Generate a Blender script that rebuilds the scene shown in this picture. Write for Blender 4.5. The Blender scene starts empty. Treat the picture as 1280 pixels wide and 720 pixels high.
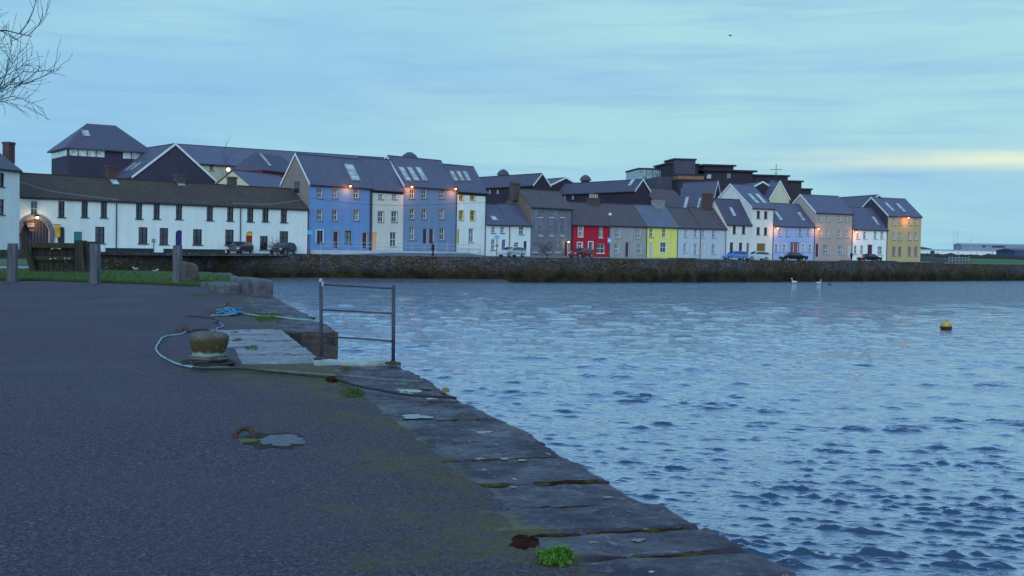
import bpy, math, random
import numpy as np
from mathutils import Vector, Matrix, noise, Euler

random.seed(7)
R = math.radians
sc = bpy.context.scene
COL = sc.collection
CAMZ = 1.65
F = 1500.0
WATER = -2.25
ST = 0.30          # street level on the far shore
YAW = R(15.8)      # direction of the quay edge
E0 = Vector((1.32, 6.6, 0))

# ------------------------------------------------------------------ camera
CR = Matrix.Rotation(R(90 - 1.936), 3, 'X') @ Matrix.Rotation(R(1.06), 3, 'Z')
cam_d = bpy.data.cameras.new('camera')
cam = bpy.data.objects.new('camera', cam_d)
COL.objects.link(cam)
cam.matrix_world = Matrix.Translation((0, 0, CAMZ)) @ CR.to_4x4()
cam_d.sensor_width = 36
cam_d.lens = F / 1280 * 36
cam_d.clip_end = 6000
cam_d.clip_start = 0.05
sc.camera = cam


def ray(px, py):
    d = CR @ Vector((px - 640, 360 - py, -F))
    return d / d.y


def at(px, py, Y):
    return Vector((0, 0, CAMZ)) + ray(px, py) * Y


def onz(px, py, z=0.0):
    d = ray(px, py)
    return Vector((0, 0, CAMZ)) + d * ((z - CAMZ) / d.z)


def toq(p):
    """world point -> quay frame (x outward, y along the edge)"""
    d = p - E0
    c, s = math.cos(YAW), math.sin(YAW)
    return (d.x * c + d.y * s, -d.x * s + d.y * c)


def qpt(px, py, z=0.0):
    x, y = toq(onz(px, py, z))
    return Vector((x, y, z))


def q2w(x, y, z=0.0):
    c, s = math.cos(YAW), math.sin(YAW)
    return Vector((E0.x + x * c - y * s, E0.y + x * s + y * c, z))


# ------------------------------------------------------------------ materials
MATS = {}


def newmat(name):
    m = bpy.data.materials.new(name)
    m.use_nodes = True
    nt = m.node_tree
    b = nt.nodes['Principled BSDF']
    MATS[name] = m
    return m, nt, b


def N(nt, typ, **kw):
    n = nt.nodes.new(typ)
    for k, v in kw.items():
        if k.startswith('i_'):
            n.inputs[k[2:].replace('_', ' ')].default_value = v
        else:
            setattr(n, k, v)
    return n


def mixc(nt, fac, a, b, mode='MIX'):
    n = nt.nodes.new('ShaderNodeMix')
    n.data_type = 'RGBA'
    n.blend_type = mode
    for sock, v in ((n.inputs[0], fac), (n.inputs[6], a), (n.inputs[7], b)):
        if hasattr(v, 'links'):
            nt.links.new(v, sock)
        elif isinstance(v, (int, float)):
            sock.default_value = v
        else:
            sock.default_value = (*v, 1)
    return n.outputs[2]


def mth(nt, op, a, b=0.0, c=None, clamp=False):
    n = nt.nodes.new('ShaderNodeMath')
    n.operation = op
    n.use_clamp = clamp
    for i, v in enumerate((a, b, c)):
        if v is None:
            continue
        if hasattr(v, 'links'):
            nt.links.new(v, n.inputs[i])
        else:
            n.inputs[i].default_value = v
    return n.outputs[0]


def rng(nt, v, a, b, c=0.0, d=1.0):
    n = nt.nodes.new('ShaderNodeMapRange')
    n.inputs[1].default_value = a
    n.inputs[2].default_value = b
    n.inputs[3].default_value = c
    n.inputs[4].default_value = d
    nt.links.new(v, n.inputs[0])
    return n.outputs[0]


def coords(nt, scale=(1, 1, 1), kind='Object'):
    t = nt.nodes.new('ShaderNodeTexCoord')
    mp = nt.nodes.new('ShaderNodeMapping')
    mp.inputs['Scale'].default_value = scale
    nt.links.new(t.outputs[kind], mp.inputs[0])
    return mp.outputs[0]


def noi(nt, vec, scale, detail=5, rough=0.6, dist=0.0):
    n = nt.nodes.new('ShaderNodeTexNoise')
    n.inputs['Scale'].default_value = scale
    n.inputs['Detail'].default_value = detail
    n.inputs['Roughness'].default_value = rough
    n.inputs['Distortion'].default_value = dist
    nt.links.new(vec, n.inputs['Vector'])
    return n.outputs['Fac']


def bump(nt, b, h, strength=0.5, dist=0.02):
    n = nt.nodes.new('ShaderNodeBump')
    n.inputs['Strength'].default_value = strength
    n.inputs['Distance'].default_value = dist
    nt.links.new(h, n.inputs['Height'])
    nt.links.new(n.outputs[0], b.inputs['Normal'])


def M(name, c1, c2=None, scale=3.0, rough=0.8, bmp=0.0, bscale=30, bdist=0.01, metal=0.0, spec=0.4, stretch=(1, 1, 1), lo=0.35, hi=0.65):
    if name in MATS:
        return MATS[name]
    m, nt, b = newmat(name)
    if c2 is None:
        c2 = tuple(v * 0.8 for v in c1)
    v = coords(nt, stretch)
    n = noi(nt, v, scale)
    f = rng(nt, n, lo, hi)
    nt.links.new(mixc(nt, f, c1, c2), b.inputs['Base Color'])
    b.inputs['Roughness'].default_value = rough
    b.inputs['Metallic'].default_value = metal
    b.inputs['Specular IOR Level'].default_value = spec
    if bmp:
        bump(nt, b, noi(nt, v, bscale, 4), bmp, bdist)
    return m


def paint(name, c, dirt=0.75):
    """painted render: faint streaks running down, blotches, grime of its own"""
    if name in MATS:
        return MATS[name]
    m, nt, b = newmat(name)
    v = coords(nt, (1, 1, 1))
    vs = coords(nt, (0.8, 0.8, 0.16))
    n1 = rng(nt, noi(nt, vs, 1.6, 6, 0.65), 0.42, 0.8)
    n2 = rng(nt, noi(nt, v, 0.7, 5, 0.6), 0.3, 0.75)
    d = tuple(x * dirt * 0.9 for x in c)
    e = tuple(x * (0.55 + 0.45 * dirt) for x in c)
    col = mixc(nt, n2, c, e)
    col = mixc(nt, mth(nt, 'MULTIPLY', n1, 0.75), col, d)
    nt.links.new(col, b.inputs['Base Color'])
    b.inputs['Roughness'].default_value = 0.85
    b.inputs['Specular IOR Level'].default_value = 0.25
    bump(nt, b, noi(nt, v, 14, 4), 0.15, 0.02)
    return m


def slate(name, c1, c2, moss=None, rough=0.6):
    if name in MATS:
        return MATS[name]
    m, nt, b = newmat(name)
    v = coords(nt, (1, 1, 1))
    br = nt.nodes.new('ShaderNodeTexBrick')
    # slate courses laid in the slope: use x and z
    sep = nt.nodes.new('ShaderNodeSeparateXYZ')
    nt.links.new(v, sep.inputs[0])
    cmb = nt.nodes.new('ShaderNodeCombineXYZ')
    nt.links.new(mth(nt, 'ADD', sep.outputs[0], mth(nt, 'MULTIPLY', sep.outputs[1], 0.35)), cmb.inputs[0])
    nt.links.new(sep.outputs[2], cmb.inputs[1])
    nt.links.new(cmb.outputs[0], br.inputs['Vector'])
    br.inputs['Scale'].default_value = 1.0
    br.inputs['Brick Width'].default_value = 0.34
    br.inputs['Row Height'].default_value = 0.2
    br.inputs['Mortar Size'].default_value = 0.012
    br.inputs['Color1'].default_value = (*c1, 1)
    br.inputs['Color2'].default_value = (*c2, 1)
    br.inputs['Mortar'].default_value = (*[x * 0.45 for x in c2], 1)
    n = rng(nt, noi(nt, coords(nt, (0.6, 0.6, 1.6)), 1.1, 6, 0.65), 0.35, 0.75)
    col = mixc(nt, mth(nt, 'MULTIPLY', n, 0.55), br.outputs['Color'], tuple(x * 0.6 for x in c1))
    if moss:
        n3 = rng(nt, noi(nt, v, 1.3, 7, 0.7), 0.48, 0.66)
        col = mixc(nt, n3, col, moss)
        n4 = rng(nt, noi(nt, v, 3.3, 7, 0.7), 0.56, 0.7)
        col = mixc(nt, n4, col, (0.09, 0.055, 0.035))
    nt.links.new(col, b.inputs['Base Color'])
    b.inputs['Roughness'].default_value = rough
    b.inputs['Specular IOR Level'].default_value = 0.35
    bump(nt, b, br.outputs['Fac'], -0.4, 0.02)
    return m


def emit(name, c, s):
    if name in MATS:
        return MATS[name]
    m, nt, b = newmat(name)
    b.inputs['Base Color'].default_value = (*c, 1)
    b.inputs['Emission Color'].default_value = (*c, 1)
    b.inputs['Emission Strength'].default_value = s
    return m


def glassmat(name, c, rough=0.08, spec=0.9):
    if name in MATS:
        return MATS[name]
    m, nt, b = newmat(name)
    v = coords(nt, (1, 1, 1))
    n = rng(nt, noi(nt, v, 1.4, 3), 0.4, 0.65)
    nt.links.new(mixc(nt, n, c, tuple(x * 0.45 for x in c)), b.inputs['Base Color'])
    b.inputs['Roughness'].default_value = rough
    b.inputs['Specular IOR Level'].default_value = spec
    bump(nt, b, noi(nt, v, 2.0, 2), 0.08, 0.02)
    return m


WHITE = paint('white_render', (0.90, 0.88, 0.86), 0.86)
CREAMW = paint('off_white_render', (0.80, 0.73, 0.70), 0.84)
CREAM = paint('cream_render', (0.74, 0.66, 0.60), 0.85)
BLUE = paint('bright_blue_render', (0.19, 0.32, 0.60), 0.86)
GREYBLUE = paint('grey_blue_render', (0.21, 0.285, 0.44), 0.88)
PALEBLUE = paint('pale_blue_render', (0.36, 0.46, 0.74), 0.88)
GREY = paint('grey_render', (0.24, 0.225, 0.28), 0.38)
RED = paint('red_render', (0.56, 0.020, 0.045), 0.8)
SAGE = paint('sage_render', (0.40, 0.365, 0.36), 0.85)
YELLOW = paint('yellow_render', (0.88, 0.76, 0.20), 0.88)
ICE = paint('ice_blue_render', (0.56, 0.58, 0.66), 0.86)
BEIGE = paint('beige_render', (0.46, 0.36, 0.33), 0.86)
OCHRE = paint('ochre_render', (0.58, 0.41, 0.21), 0.86)
DULLBROWN = paint('brown_plaster', (0.19, 0.14, 0.12), 0.7)
DARKWALL = paint('dark_slate_hung_wall', (0.048, 0.036, 0.055), 0.75)
PURPLEWALL = paint('purple_grey_wall', (0.062, 0.05, 0.085), 0.75)
CREAMBACK = paint('cream_back_wall', (0.62, 0.55, 0.40), 0.85)
REDBACK = paint('dull_red_wall', (0.35, 0.05, 0.06), 0.8)
SL = slate('blue_grey_slate', (0.135, 0.122, 0.19), (0.112, 0.10, 0.162))
SLD = slate('dark_slate', (0.10, 0.085, 0.135), (0.08, 0.067, 0.108))
SLM = slate('mossy_old_slate', (0.090, 0.058, 0.056), (0.064, 0.042, 0.044), (0.085, 0.066, 0.034), 0.85)
SLB = slate('brownish_old_slate', (0.135, 0.097, 0.120), (0.10, 0.072, 0.090), (0.095, 0.073, 0.062), 0.75)
SLL = slate('light_slate', (0.16, 0.16, 0.22), (0.13, 0.13, 0.18))
TRIM = M('white_trim', (0.8, 0.78, 0.8), (0.7, 0.68, 0.7), 4)
DARKTRIM = M('dark_trim', (0.035, 0.03, 0.05), (0.025, 0.02, 0.035), 4)
GREYTRIM = M('grey_trim', (0.3, 0.29, 0.33), None, 4)
YTRIM = M('yellow_trim', (0.62, 0.5, 0.12), None, 4)
STONESILL = M('stone_sill', (0.2, 0.2, 0.22), None, 6)
DARKSILL = M('dark_sill', (0.06, 0.06, 0.08), None, 6)
GLASS = glassmat('dark_glass', (0.045, 0.04, 0.065))
GLASSC = glassmat('curtained_glass', (0.26, 0.25, 0.33), 0.2, 0.5)
GLASSB = glassmat('skylight_glass', (0.55, 0.56, 0.60), 0.15, 0.9)
GLASSG = glassmat('green_dim_glass', (0.28, 0.36, 0.3), 0.3, 0.5)
BRICKD = M('dark_chimney_stone', (0.12, 0.08, 0.08), (0.06, 0.045, 0.05), 5, bmp=0.4, bscale=12)
BRICKR = M('red_chimney_brick', (0.13, 0.055, 0.05), (0.07, 0.038, 0.04), 5, bmp=0.4, bscale=12)
BRICKG = M('grey_chimney_render', (0.32, 0.31, 0.33), (0.2, 0.19, 0.2), 3, bmp=0.3)
POT = M('terracotta', (0.28, 0.10, 0.065), (0.18, 0.07, 0.055), 6)
POTP = M('pale_pot', (0.5, 0.4, 0.33), None, 6)
METAL = M('dull_metal', (0.10, 0.10, 0.13), (0.06, 0.06, 0.08), 8, rough=0.5, metal=0.4)
BULB_O = emit('orange_lamp_glow', (1.0, 0.34, 0.08), 20)
BULB_Y = emit('yellow_lamp_glow', (1.0, 0.80, 0.35), 14)
LITWIN = emit('lit_window_glow', (0.50, 0.26, 0.09), 0.30)


# ------------------------------------------------------------------ mesh helpers
class MB:
    def __init__(s):
        s.v, s.f, s.mi = [], [], []
        s.m = 0

    def add(s, vs, fs):
        o = len(s.v)
        s.v += [tuple(x) for x in vs]
        for f in fs:
            s.f.append([o + i for i in f])
            s.mi.append(s.m)

    def box(s, x0, x1, y0, y1, z0, z1, T=None):
        vs = [(x0, y0, z0), (x1, y0, z0), (x1, y1, z0), (x0, y1, z0), (x0, y0, z1), (x1, y0, z1), (x1, y1, z1), (x0, y1, z1)]
        if T:
            vs = [T @ Vector(v) for v in vs]
        s.add(vs, [(3, 2, 1, 0), (4, 5, 6, 7), (0, 1, 5, 4), (1, 2, 6, 5), (2, 3, 7, 6), (3, 0, 4, 7)])

    def quad(s, a, b, c, d):
        s.add([a, b, c, d], [(0, 1, 2, 3)])

    def tube(s, pts, rad, n=6, cap=True):
        pts = [Vector(p) for p in pts]
        if not hasattr(rad, '__len__'):
            rad = [rad] * len(pts)
        o = len(s.v)
        prev = None
        for i, p in enumerate(pts):
            d = (pts[min(i + 1, len(pts) - 1)] - pts[max(i - 1, 0)])
            if d.length < 1e-9:
                d = Vector((0, 0, 1))
            d.normalize()
            if prev is None:
                a = Vector((0, 0, 1)) if abs(d.z) < 0.9 else Vector((1, 0, 0))
                a = (a - d * a.dot(d)).normalized()
            else:
                a = prev - d * prev.dot(d)
                a = a.normalized() if a.length > 1e-6 else Vector((1, 0, 0))
            prev = a
            b = d.cross(a)
            for k in range(n):
                t = 2 * math.pi * k / n
                s.v.append(tuple(p + (a * math.cos(t) + b * math.sin(t)) * rad[i]))
        for i in range(len(pts) - 1):
            for k in range(n):
                s.f.append([o + i * n + k, o + i * n + (k + 1) % n, o + (i + 1) * n + (k + 1) % n, o + (i + 1) * n + k])
                s.mi.append(s.m)
        if cap:
            s.f.append([o + k for k in range(n)][::-1]); s.mi.append(s.m)
            s.f.append([o + (len(pts) - 1) * n + k for k in range(n)]); s.mi.append(s.m)

    def lathe(s, prof, n=16, c=(0, 0, 0), wob=0.0, seed=0):
        o = len(s.v)
        for r, z in prof:
            for k in range(n):
                t = 2 * math.pi * k / n
                q = Vector((math.cos(t) * 2, math.sin(t) * 2, z * 4 + seed))
                rr = r * (1 + wob * noise.noise(q * 1.3)) + (wob * 0.1 * noise.noise(q * 5) * r)
                s.v.append((c[0] + rr * math.cos(t), c[1] + rr * math.sin(t), c[2] + z + wob * 0.06 * noise.noise(q * 2 + Vector((5, 5, 5)))))
        for i in range(len(prof) - 1):
            for k in range(n):
                s.f.append([o + i * n + k, o + i * n + (k + 1) % n, o + (i + 1) * n + (k + 1) % n, o + (i + 1) * n + k])
                s.mi.append(s.m)
        s.f.append([o + k for k in range(n)][::-1]); s.mi.append(s.m)
        s.f.append([o + (len(prof) - 1) * n + k for k in range(n)]); s.mi.append(s.m)

    def build(s, name, mats, parent=None, smooth=False, loc=None, rz=0.0, bevel=0):
        me = bpy.data.meshes.new(name)
        me.from_pydata(s.v, [], s.f)
        if not isinstance(mats, (list, tuple)):
            mats = [mats]
        for m in mats:
            me.materials.append(m)
        if len(mats) > 1:
            me.polygons.foreach_set('material_index', s.mi)
        if smooth:
            me.polygons.foreach_set('use_smooth', [True] * len(me.polygons))
        me.update()
        o = bpy.data.objects.new(name, me)
        COL.objects.link(o)
        if loc is not None:
            o.location = loc
        o.rotation_euler = (0, 0, rz)
        if parent:
            o.parent = parent
        if bevel:
            bv = o.modifiers.new('bevel', 'BEVEL')
            bv.width = bevel
            bv.segments = 2
            bv.limit_method = 'ANGLE'
        return o


def tag(o, label, cat, group=None):
    o['label'] = label
    o['category'] = cat
    if group:
        o['group'] = group
    return o


def thing(name, label, cat, loc=(0, 0, 0), rz=0.0, group=None):
    o = bpy.data.objects.new(name, None)
    o.empty_display_size = 0.3
    COL.objects.link(o)
    o.location = loc
    o.rotation_euler = (0, 0, rz)
    return tag(o, label, cat, group)


def struct(o, kind='structure'):
    o['kind'] = kind
    return o


# ------------------------------------------------------------------ houses
class House:
    """local frame: x along the facade, y towards the back, z up from the street"""

    def __init__(s, name, label, pa, Ya, pb, Yb, eave, ridge, wall, roof, ends='A', h=None, hip=(0, 0), openings=(),
                 cat='house', group=None, z0=ST, verge=None, over=0.22, gutter=True, depth_px=None, gable_open=()):
        A = at(pa, 300, Ya); B = at(pb, 300, Yb)
        A.z = B.z = z0
        s.A, s.B = A, B
        s.u = (B - A).normalized()
        s.L = (B - A).length
        s.ang = math.atan2(s.u.y, s.u.x)
        s.back = Vector((-s.u.y, s.u.x, 0))
        s.z0 = z0
        s.root = thing(name, label, cat, A, s.ang, group)
        # eave: pixel row at the A end
        s.ze = s.fp(pa if ends == 'A' else pb, eave)[1]
        E = A if ends == 'A' else B
        if h is None:
            d = ray(ridge[0], ridge[1])
            # E + back*h parallel to the ray in plan
            c, k = E, s.back
            h = (c.x - d.x * c.y) / (d.x * k.y - k.x)
            if not (1.2 < h < 9):
                print('HOUSE', name, label, 'odd h', h)
                h = 3.4
            P = E + s.back * h
        else:
            P = None
        s.h = h
        if P is None:
            # intersect the ray's plan position with the ridge line
            d = ray(ridge[0], ridge[1])
            q = A + s.back * h
            t = (d.x * q.y - q.x) / (s.u.x - d.x * s.u.y)
            P = q + s.u * t
        s.zr = CAMZ + ray(ridge[0], ridge[1]).z * P.y - z0
        print('%-28s L %.1f h %.1f eave %.1f ridge %.1f' % (label[:28], s.L, s.h, s.ze, s.zr))
        if s.zr < s.ze + 0.5:
            s.zr = s.ze + 2
        s.wallm, s.roofm = wall, roof
        s.open = []
        s.wallmb = MB()
        for o in openings:
            s.opening(**o)
        s.build_wall()
        s.build_roof(hip, over, verge, gutter)

    def fp(s, px, py):
        d = ray(px, py)
        t = (d.x * s.A.y - s.A.x) / (s.u.x - d.x * s.u.y)
        Y = s.A.y + s.u.y * t
        return t, CAMZ + d.z * Y - s.z0

    def rp(s, px, py):
        """pixel -> point on the front roof slope (local)"""
        sl = (s.zr - s.ze) / s.h
        d = ray(px, py)
        # world point C + d*Y ; local y = dot(back, P-A), z = ze + sl*y
        C = Vector((0, 0, CAMZ))
        k = s.back
        # k.(C+dY-A) * sl + ze = CAMZ + d.z*Y - z0
        a = k.dot(C - s.A); b = k.x * d.x + k.y * d.y
        Y = (a * sl + s.ze - CAMZ + s.z0) / (d.z - b * sl)
        P = C + d * Y
        return Vector(((P - s.A).dot(s.u), k.dot(P - s.A), P.z - s.z0))

    def opening(s, px, w, y0, y1, kind='sash', frame=None, pane=None, surround=None, sill=None, arch=False, door=None):
        xa, _ = s.fp(px - w / 2, (y0 + y1) / 2)
        xb, _ = s.fp(px + w / 2, (y0 + y1) / 2)
        zt = s.fp(px, y0)[1]
        zb = s.fp(px, y1)[1]
        xa = max(xa, 0.12); xb = min(xb, s.L - 0.12)
        zt = min(zt, s.ze - 0.08); zb = max(zb, 0.05)
        if xb - xa < 0.2:
            return
        s.open.append((xa, xb, zb, zt, arch))
        y = 0.14
        fr = frame or TRIM
        if kind in ('sash', 'plain'):
            m = MB()
            t = 0.065
            m.box(xa, xa + t, y - .04, y + .04, zb, zt)
            m.box(xb - t, xb, y - .04, y + .04, zb, zt)
            m.box(xa + t, xb - t, y - .04, y + .04, zt - t, zt)
            m.box(xa + t, xb - t, y - .04, y + .04, zb, zb + t)
            zm = (zb + zt) / 2
            m.box(xa + t, xb - t, y - .035, y + .03, zm - .035, zm + .035)
            if kind == 'sash':
                xm = (xa + xb) / 2
                m.box(xm - .02, xm + .02, y - .03, y + .02, zb + t, zm - .035)
                m.box(xm - .02, xm + .02, y - .03, y + .02, zm + .035, zt - t)
            o = m.build('window', fr, s.root)
            g = MB()
            g.box(xa, xb, y + .041, y + .06, zb, zt)
            g.build('pane', pane or random.choice([GLASS, GLASS, GLASSC]), o)
            g = MB()
            g.box(xa - .1, xb + .1, -.09, .1, zb - .1, zb - .003)
            g.build('sill', sill or STONESILL, o)
            if surround:
                g = MB()
                q = .11
                g.box(xa - q, xa, -.03, .02, zb, zt + q)
                g.box(xb, xb + q, -.03, .02, zb, zt + q)
                g.box(xa, xb, -.03, .02, zt, zt + q)
                g.build('surround', surround, o)
        elif kind == 'door':
            m = MB()
            dm = door or DARKTRIM
            m.box(xa + .06, xb - .06, y - .02, y + .05, zb, zt - .05)
            w_ = (xb - xa - .12)
            for i in (0, 1):
                for j in (0, 1):
                    hx = xa + .06 + w_ * (.12 + .42 * i)
                    hz = zb + (zt - zb) * (.1 + .45 * j)
                    m.box(hx, hx + w_ * .34, y - .035, y - .02, hz, hz + (zt - zb) * .33)
            o = m.build('door', dm, s.root)
            g = MB()
            zk = zb + 1.0 if zt - zb > 1.6 else (zb + zt) / 2
            g.tube([(xb - .16, y - .09, zk), (xb - .16, y - .03, zk)], .035, 6)
            g.build('handle', METAL, o)
            g = MB()
            g.box(xa, xa + .06, y - .05, y + .05, zb, zt)
            g.box(xb - .06, xb, y - .05, y + .05, zb, zt)
            g.box(xa + .06, xb - .06, y - .05, y + .05, zt - .05, zt)
            g.build('door_frame', fr, o)
            if surround:
                g = MB()
                q = .14
                g.box(xa - q, xa, -.05, .02, zb, zt + q)
                g.box(xb, xb + q, -.05, .02, zb, zt + q)
                g.box(xa, xb, -.05, .02, zt, zt + q)
                g.build('surround', surround, o)
        elif kind == 'lit':
            m = MB()
            g = MB()
            m.box(xa, xa + .06, y - .04, y + .04, zb, zt)
            m.box(xb - .06, xb, y - .04, y + .04, zb, zt)
            m.box(xa + .06, xb - .06, y - .04, y + .04, zt - .06, zt)
            xm = (xa + xb) / 2
            m.box(xm - .04, xm + .04, y - .04, y + .04, zb, zt - .06)
            o = m.build('glazed_door', frame or DARKTRIM, s.root)
            g.box(xa + .06, xb - .06, y + .045, y + .06, zb, zt - .06)
            g.build('pane', pane or LITWIN, o)
        if arch:
            # a spandrel closes the corners above the round head
            r = (xb - xa) / 2
            xm = (xa + xb) / 2
            rz = min(r, (zt - zb) * .5)
            for sg in (-1, 1):
                pts = [(xm + sg * r, -.012, zt), (xm + sg * r, -.012, zt - rz)]
                K = 6
                arc = [(xm + sg * r * math.cos(t), -.012, zt - rz + rz * math.sin(t)) for t in [math.pi / 2 * k / K for k in range(K + 1)]]
                for k in range(K):
                    s.wallmb.add([(xm + sg * r, -.003, zt), (arc[k][0], -.003, arc[k][2]), (arc[k + 1][0], -.003, arc[k + 1][2])], [(0, 1, 2)])
                    s.wallmb.add([(arc[k][0], -.003, arc[k][2]), (arc[k + 1][0], -.003, arc[k + 1][2]),
                                  (arc[k + 1][0], .13, arc[k + 1][2]), (arc[k][0], .13, arc[k][2])], [(0, 1, 2, 3)])

    def build_wall(s):
        m = s.wallmb
        L, H, ze = s.L, s.ze, s.ze
        xs = sorted({0.0, L, *[round(v, 4) for o in s.open for v in o[:2]]})
        zs = sorted({0.0, H, *[round(v, 4) for o in s.open for v in o[2:4]]})
        for i in range(len(xs) - 1):
            for j in range(len(zs) - 1):
                cx, cz = (xs[i] + xs[i + 1]) / 2, (zs[j] + zs[j + 1]) / 2
                if any(o[0] < cx < o[1] and o[2] < cz < o[3] for o in s.open):
                    continue
                m.quad((xs[i], 0, zs[j]), (xs[i + 1], 0, zs[j]), (xs[i + 1], 0, zs[j + 1]), (xs[i], 0, zs[j + 1]))
        for a, b, c, d, ar in s.open:
            e = .22
            m.quad((a, 0, c), (a, 0, d), (a, e, d), (a, e, c))
            m.quad((b, 0, c), (b, e, c), (b, e, d), (b, 0, d))
            m.quad((a, 0, d), (b, 0, d), (b, e, d), (a, e, d))
            m.quad((a, 0, c), (a, e, c), (b, e, c), (b, 0, c))
            m.quad((a, e, c), (a, e, d), (b, e, d), (b, e, c))
        D = 2 * s.h
        zr = s.zr - .05
        for x in (0, L):
            m.add([(x, 0, 0), (x, D, 0), (x, D, ze), (x, s.h, zr), (x, 0, ze)], [(0, 1, 2, 3, 4)])
        m.quad((0, D, 0), (L, D, 0), (L, D, ze), (0, D, ze))
        if getattr(s, 'no_gable', False):
            pass
        s.wallobj = m

    def build_roof(s, hip, over, verge, gutter):
        L, h, ze, zr = s.L, s.h, s.ze, s.zr
        sl = (zr - ze) / h
        t = .13
        r = MB()
        if hip == (0, 0):
            s.wallobj.build('wall', s.wallm, s.root)
            o = .12
            sec = [(-over, ze - over * sl + .02), (h, zr + .02), (2 * h + over, ze - over * sl + .02)]
            pts = []
            for x in (-o, L + o):
                for (y, z) in sec:
                    pts.append((x, y, z + t))
                for (y, z) in sec:
                    pts.append((x, y, z))
            r.add(pts, [(0, 6, 7, 1), (1, 7, 8, 2), (3, 4, 10, 9), (4, 5, 11, 10), (0, 3, 9, 6), (2, 8, 11, 5), (0, 1, 4, 3), (1, 2, 5, 4), (6, 9, 10, 7), (7, 10, 11, 8)])
            r.box(-o, L + o, h - .09, h + .09, zr + t + .0, zr + t + .07)
            s.roof = r.build('roof', s.roofm, s.root)
            if verge:
                for e in verge:
                    x0, x1 = (-o - .04, -o + .0) if e == 'A' else (L + o, L + o + .04)
                    v = MB()
                    for (y0, z0, y1, z1) in ((-over, sec[0][1], h, zr + .02), (2 * h + over, sec[2][1], h, zr + .02)):
                        v.add([(x0, y0, z0 - .08), (x1, y0, z0 - .08), (x1, y0, z0 + t + .1), (x0, y0, z0 + t + .1),
                               (x0, y1, z1 - .08), (x1, y1, z1 - .08), (x1, y1, z1 + t + .1), (x0, y1, z1 + t + .1)],
                              [(0, 1, 2, 3), (7, 6, 5, 4), (0, 4, 5, 1), (1, 5, 6, 2), (2, 6, 7, 3), (3, 7, 4, 0)])
                    v.build('bargeboard', TRIM, s.root)
        else:
            # hipped: straight walls, no gable peaks
            w = s.wallobj
            for i, v in enumerate(w.v):
                if abs(v[1] - s.h) < 1e-6 and v[2] > ze:
                    w.v[i] = (v[0], v[1], ze)
            w.build('wall', s.wallm, s.root)
            a, b = hip
            e = over
            z = ze
            r.add([(-e, -e, z), (L + e, -e, z), (L + e, 2 * h + e, z), (-e, 2 * h + e, z), (a, h, zr), (L - b, h, zr),
                   (-e, -e, z - .15), (L + e, -e, z - .15), (L + e, 2 * h + e, z - .15), (-e, 2 * h + e, z - .15)],
                  [(0, 1, 5, 4), (1, 2, 5), (2, 3, 4, 5), (3, 0, 4), (6, 7, 1, 0), (7, 8, 2, 1), (8, 9, 3, 2), (9, 6, 0, 3), (9, 8, 7, 6)])
            s.roof = r.build('roof', s.roofm, s.root)
        if gutter:
            g = MB()
            zz = ze - over * sl + .02 if hip == (0, 0) else ze - .05
            g.tube([(-.05, -over - .06, zz - .02), (L + .05, -over - .06, zz - .02)], .065, 6)
            g.build('gutter', DARKTRIM, s.root)

    def pipe(s, px):
        x, _ = s.fp(px, 300)
        g = MB()
        g.tube([(x, -.07, 0), (x, -.07, s.ze - .25)], .055, 6)
        g.build('drainpipe', DARKTRIM, s.root)

    def skylight(s, px, py, w=.8, l=1.3):
        p = s.rp(px, py)
        sl = math.atan2(s.zr - s.ze, s.h)
        T = Matrix.Translation(p) @ Matrix.Rotation(sl, 4, 'X')
        m = MB()
        t = .07
        for (a, b, c, d) in ((-w / 2, -w / 2 + t, -l / 2, l / 2), (w / 2 - t, w / 2, -l / 2, l / 2), (-w / 2 + t, w / 2 - t, -l / 2, -l / 2 + t), (-w / 2 + t, w / 2 - t, l / 2 - t, l / 2)):
            m.box(a, b, c, d, .02, .24, T)
        if l > 1.6:
            m.box(-w / 2 + t, w / 2 - t, -l * .2, -l * .2 + .08, .02, .25, T)
        o = m.build('skylight', GREYTRIM, s.root)
        g = MB()
        g.box(-w / 2 + t, w / 2 - t, -l / 2 + t, l / 2 - t, .1, .22, T)
        g.build('pane', GLASSB, o)

    def chimney(s, px, top, w=1.0, d=.7, mat=None, pots=3, potm=None, ph=.45):
        # on the ridge, at the column px
        q = s.A + s.back * s.h
        dd = ray(px, top)
        t = (dd.x * q.y - q.x) / (s.u.x - dd.x * s.u.y)
        P = q + s.u * t
        zt = CAMZ + dd.z * P.y - s.z0
        zt = max(zt, s.zr + .5)
        c = MB()
        zb = s.zr - 1.6
        c.box(t - w / 2, t + w / 2, s.h - d / 2, s.h + d / 2, zb, zt)
        c.box(t - w / 2 - .07, t + w / 2 + .07, s.h - d / 2 - .07, s.h + d / 2 + .07, zt - .22, zt - .06)
        o = c.build('chimney', mat or BRICKD, s.root)
        for i in range(pots):
            p = MB()
            x = t + (i - (pots - 1) / 2) * w / max(pots, 1) * .95
            p.lathe([(.13, 0), (.11, ph * .5), (.1, ph * .8), (.14, ph * .85), (.14, ph), (.09, ph), (.09, ph * .7)], 8, (x, s.h, zt))
            p.build('chimney_pot', potm or POT, o)


def wd(px, w, y0, y1, **k):
    return dict(px=px, w=w, y0=y0, y1=y1, **k)


def dr(px, w, y0, y1, c=None, **k):
    return dict(px=px, w=w, y0=y0, y1=y1, kind='door', door=c, **k)


def grid(cols, rows, w, **k):
    return [wd(c, w, a, b, **k) for c in cols for (a, b) in rows]


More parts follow.
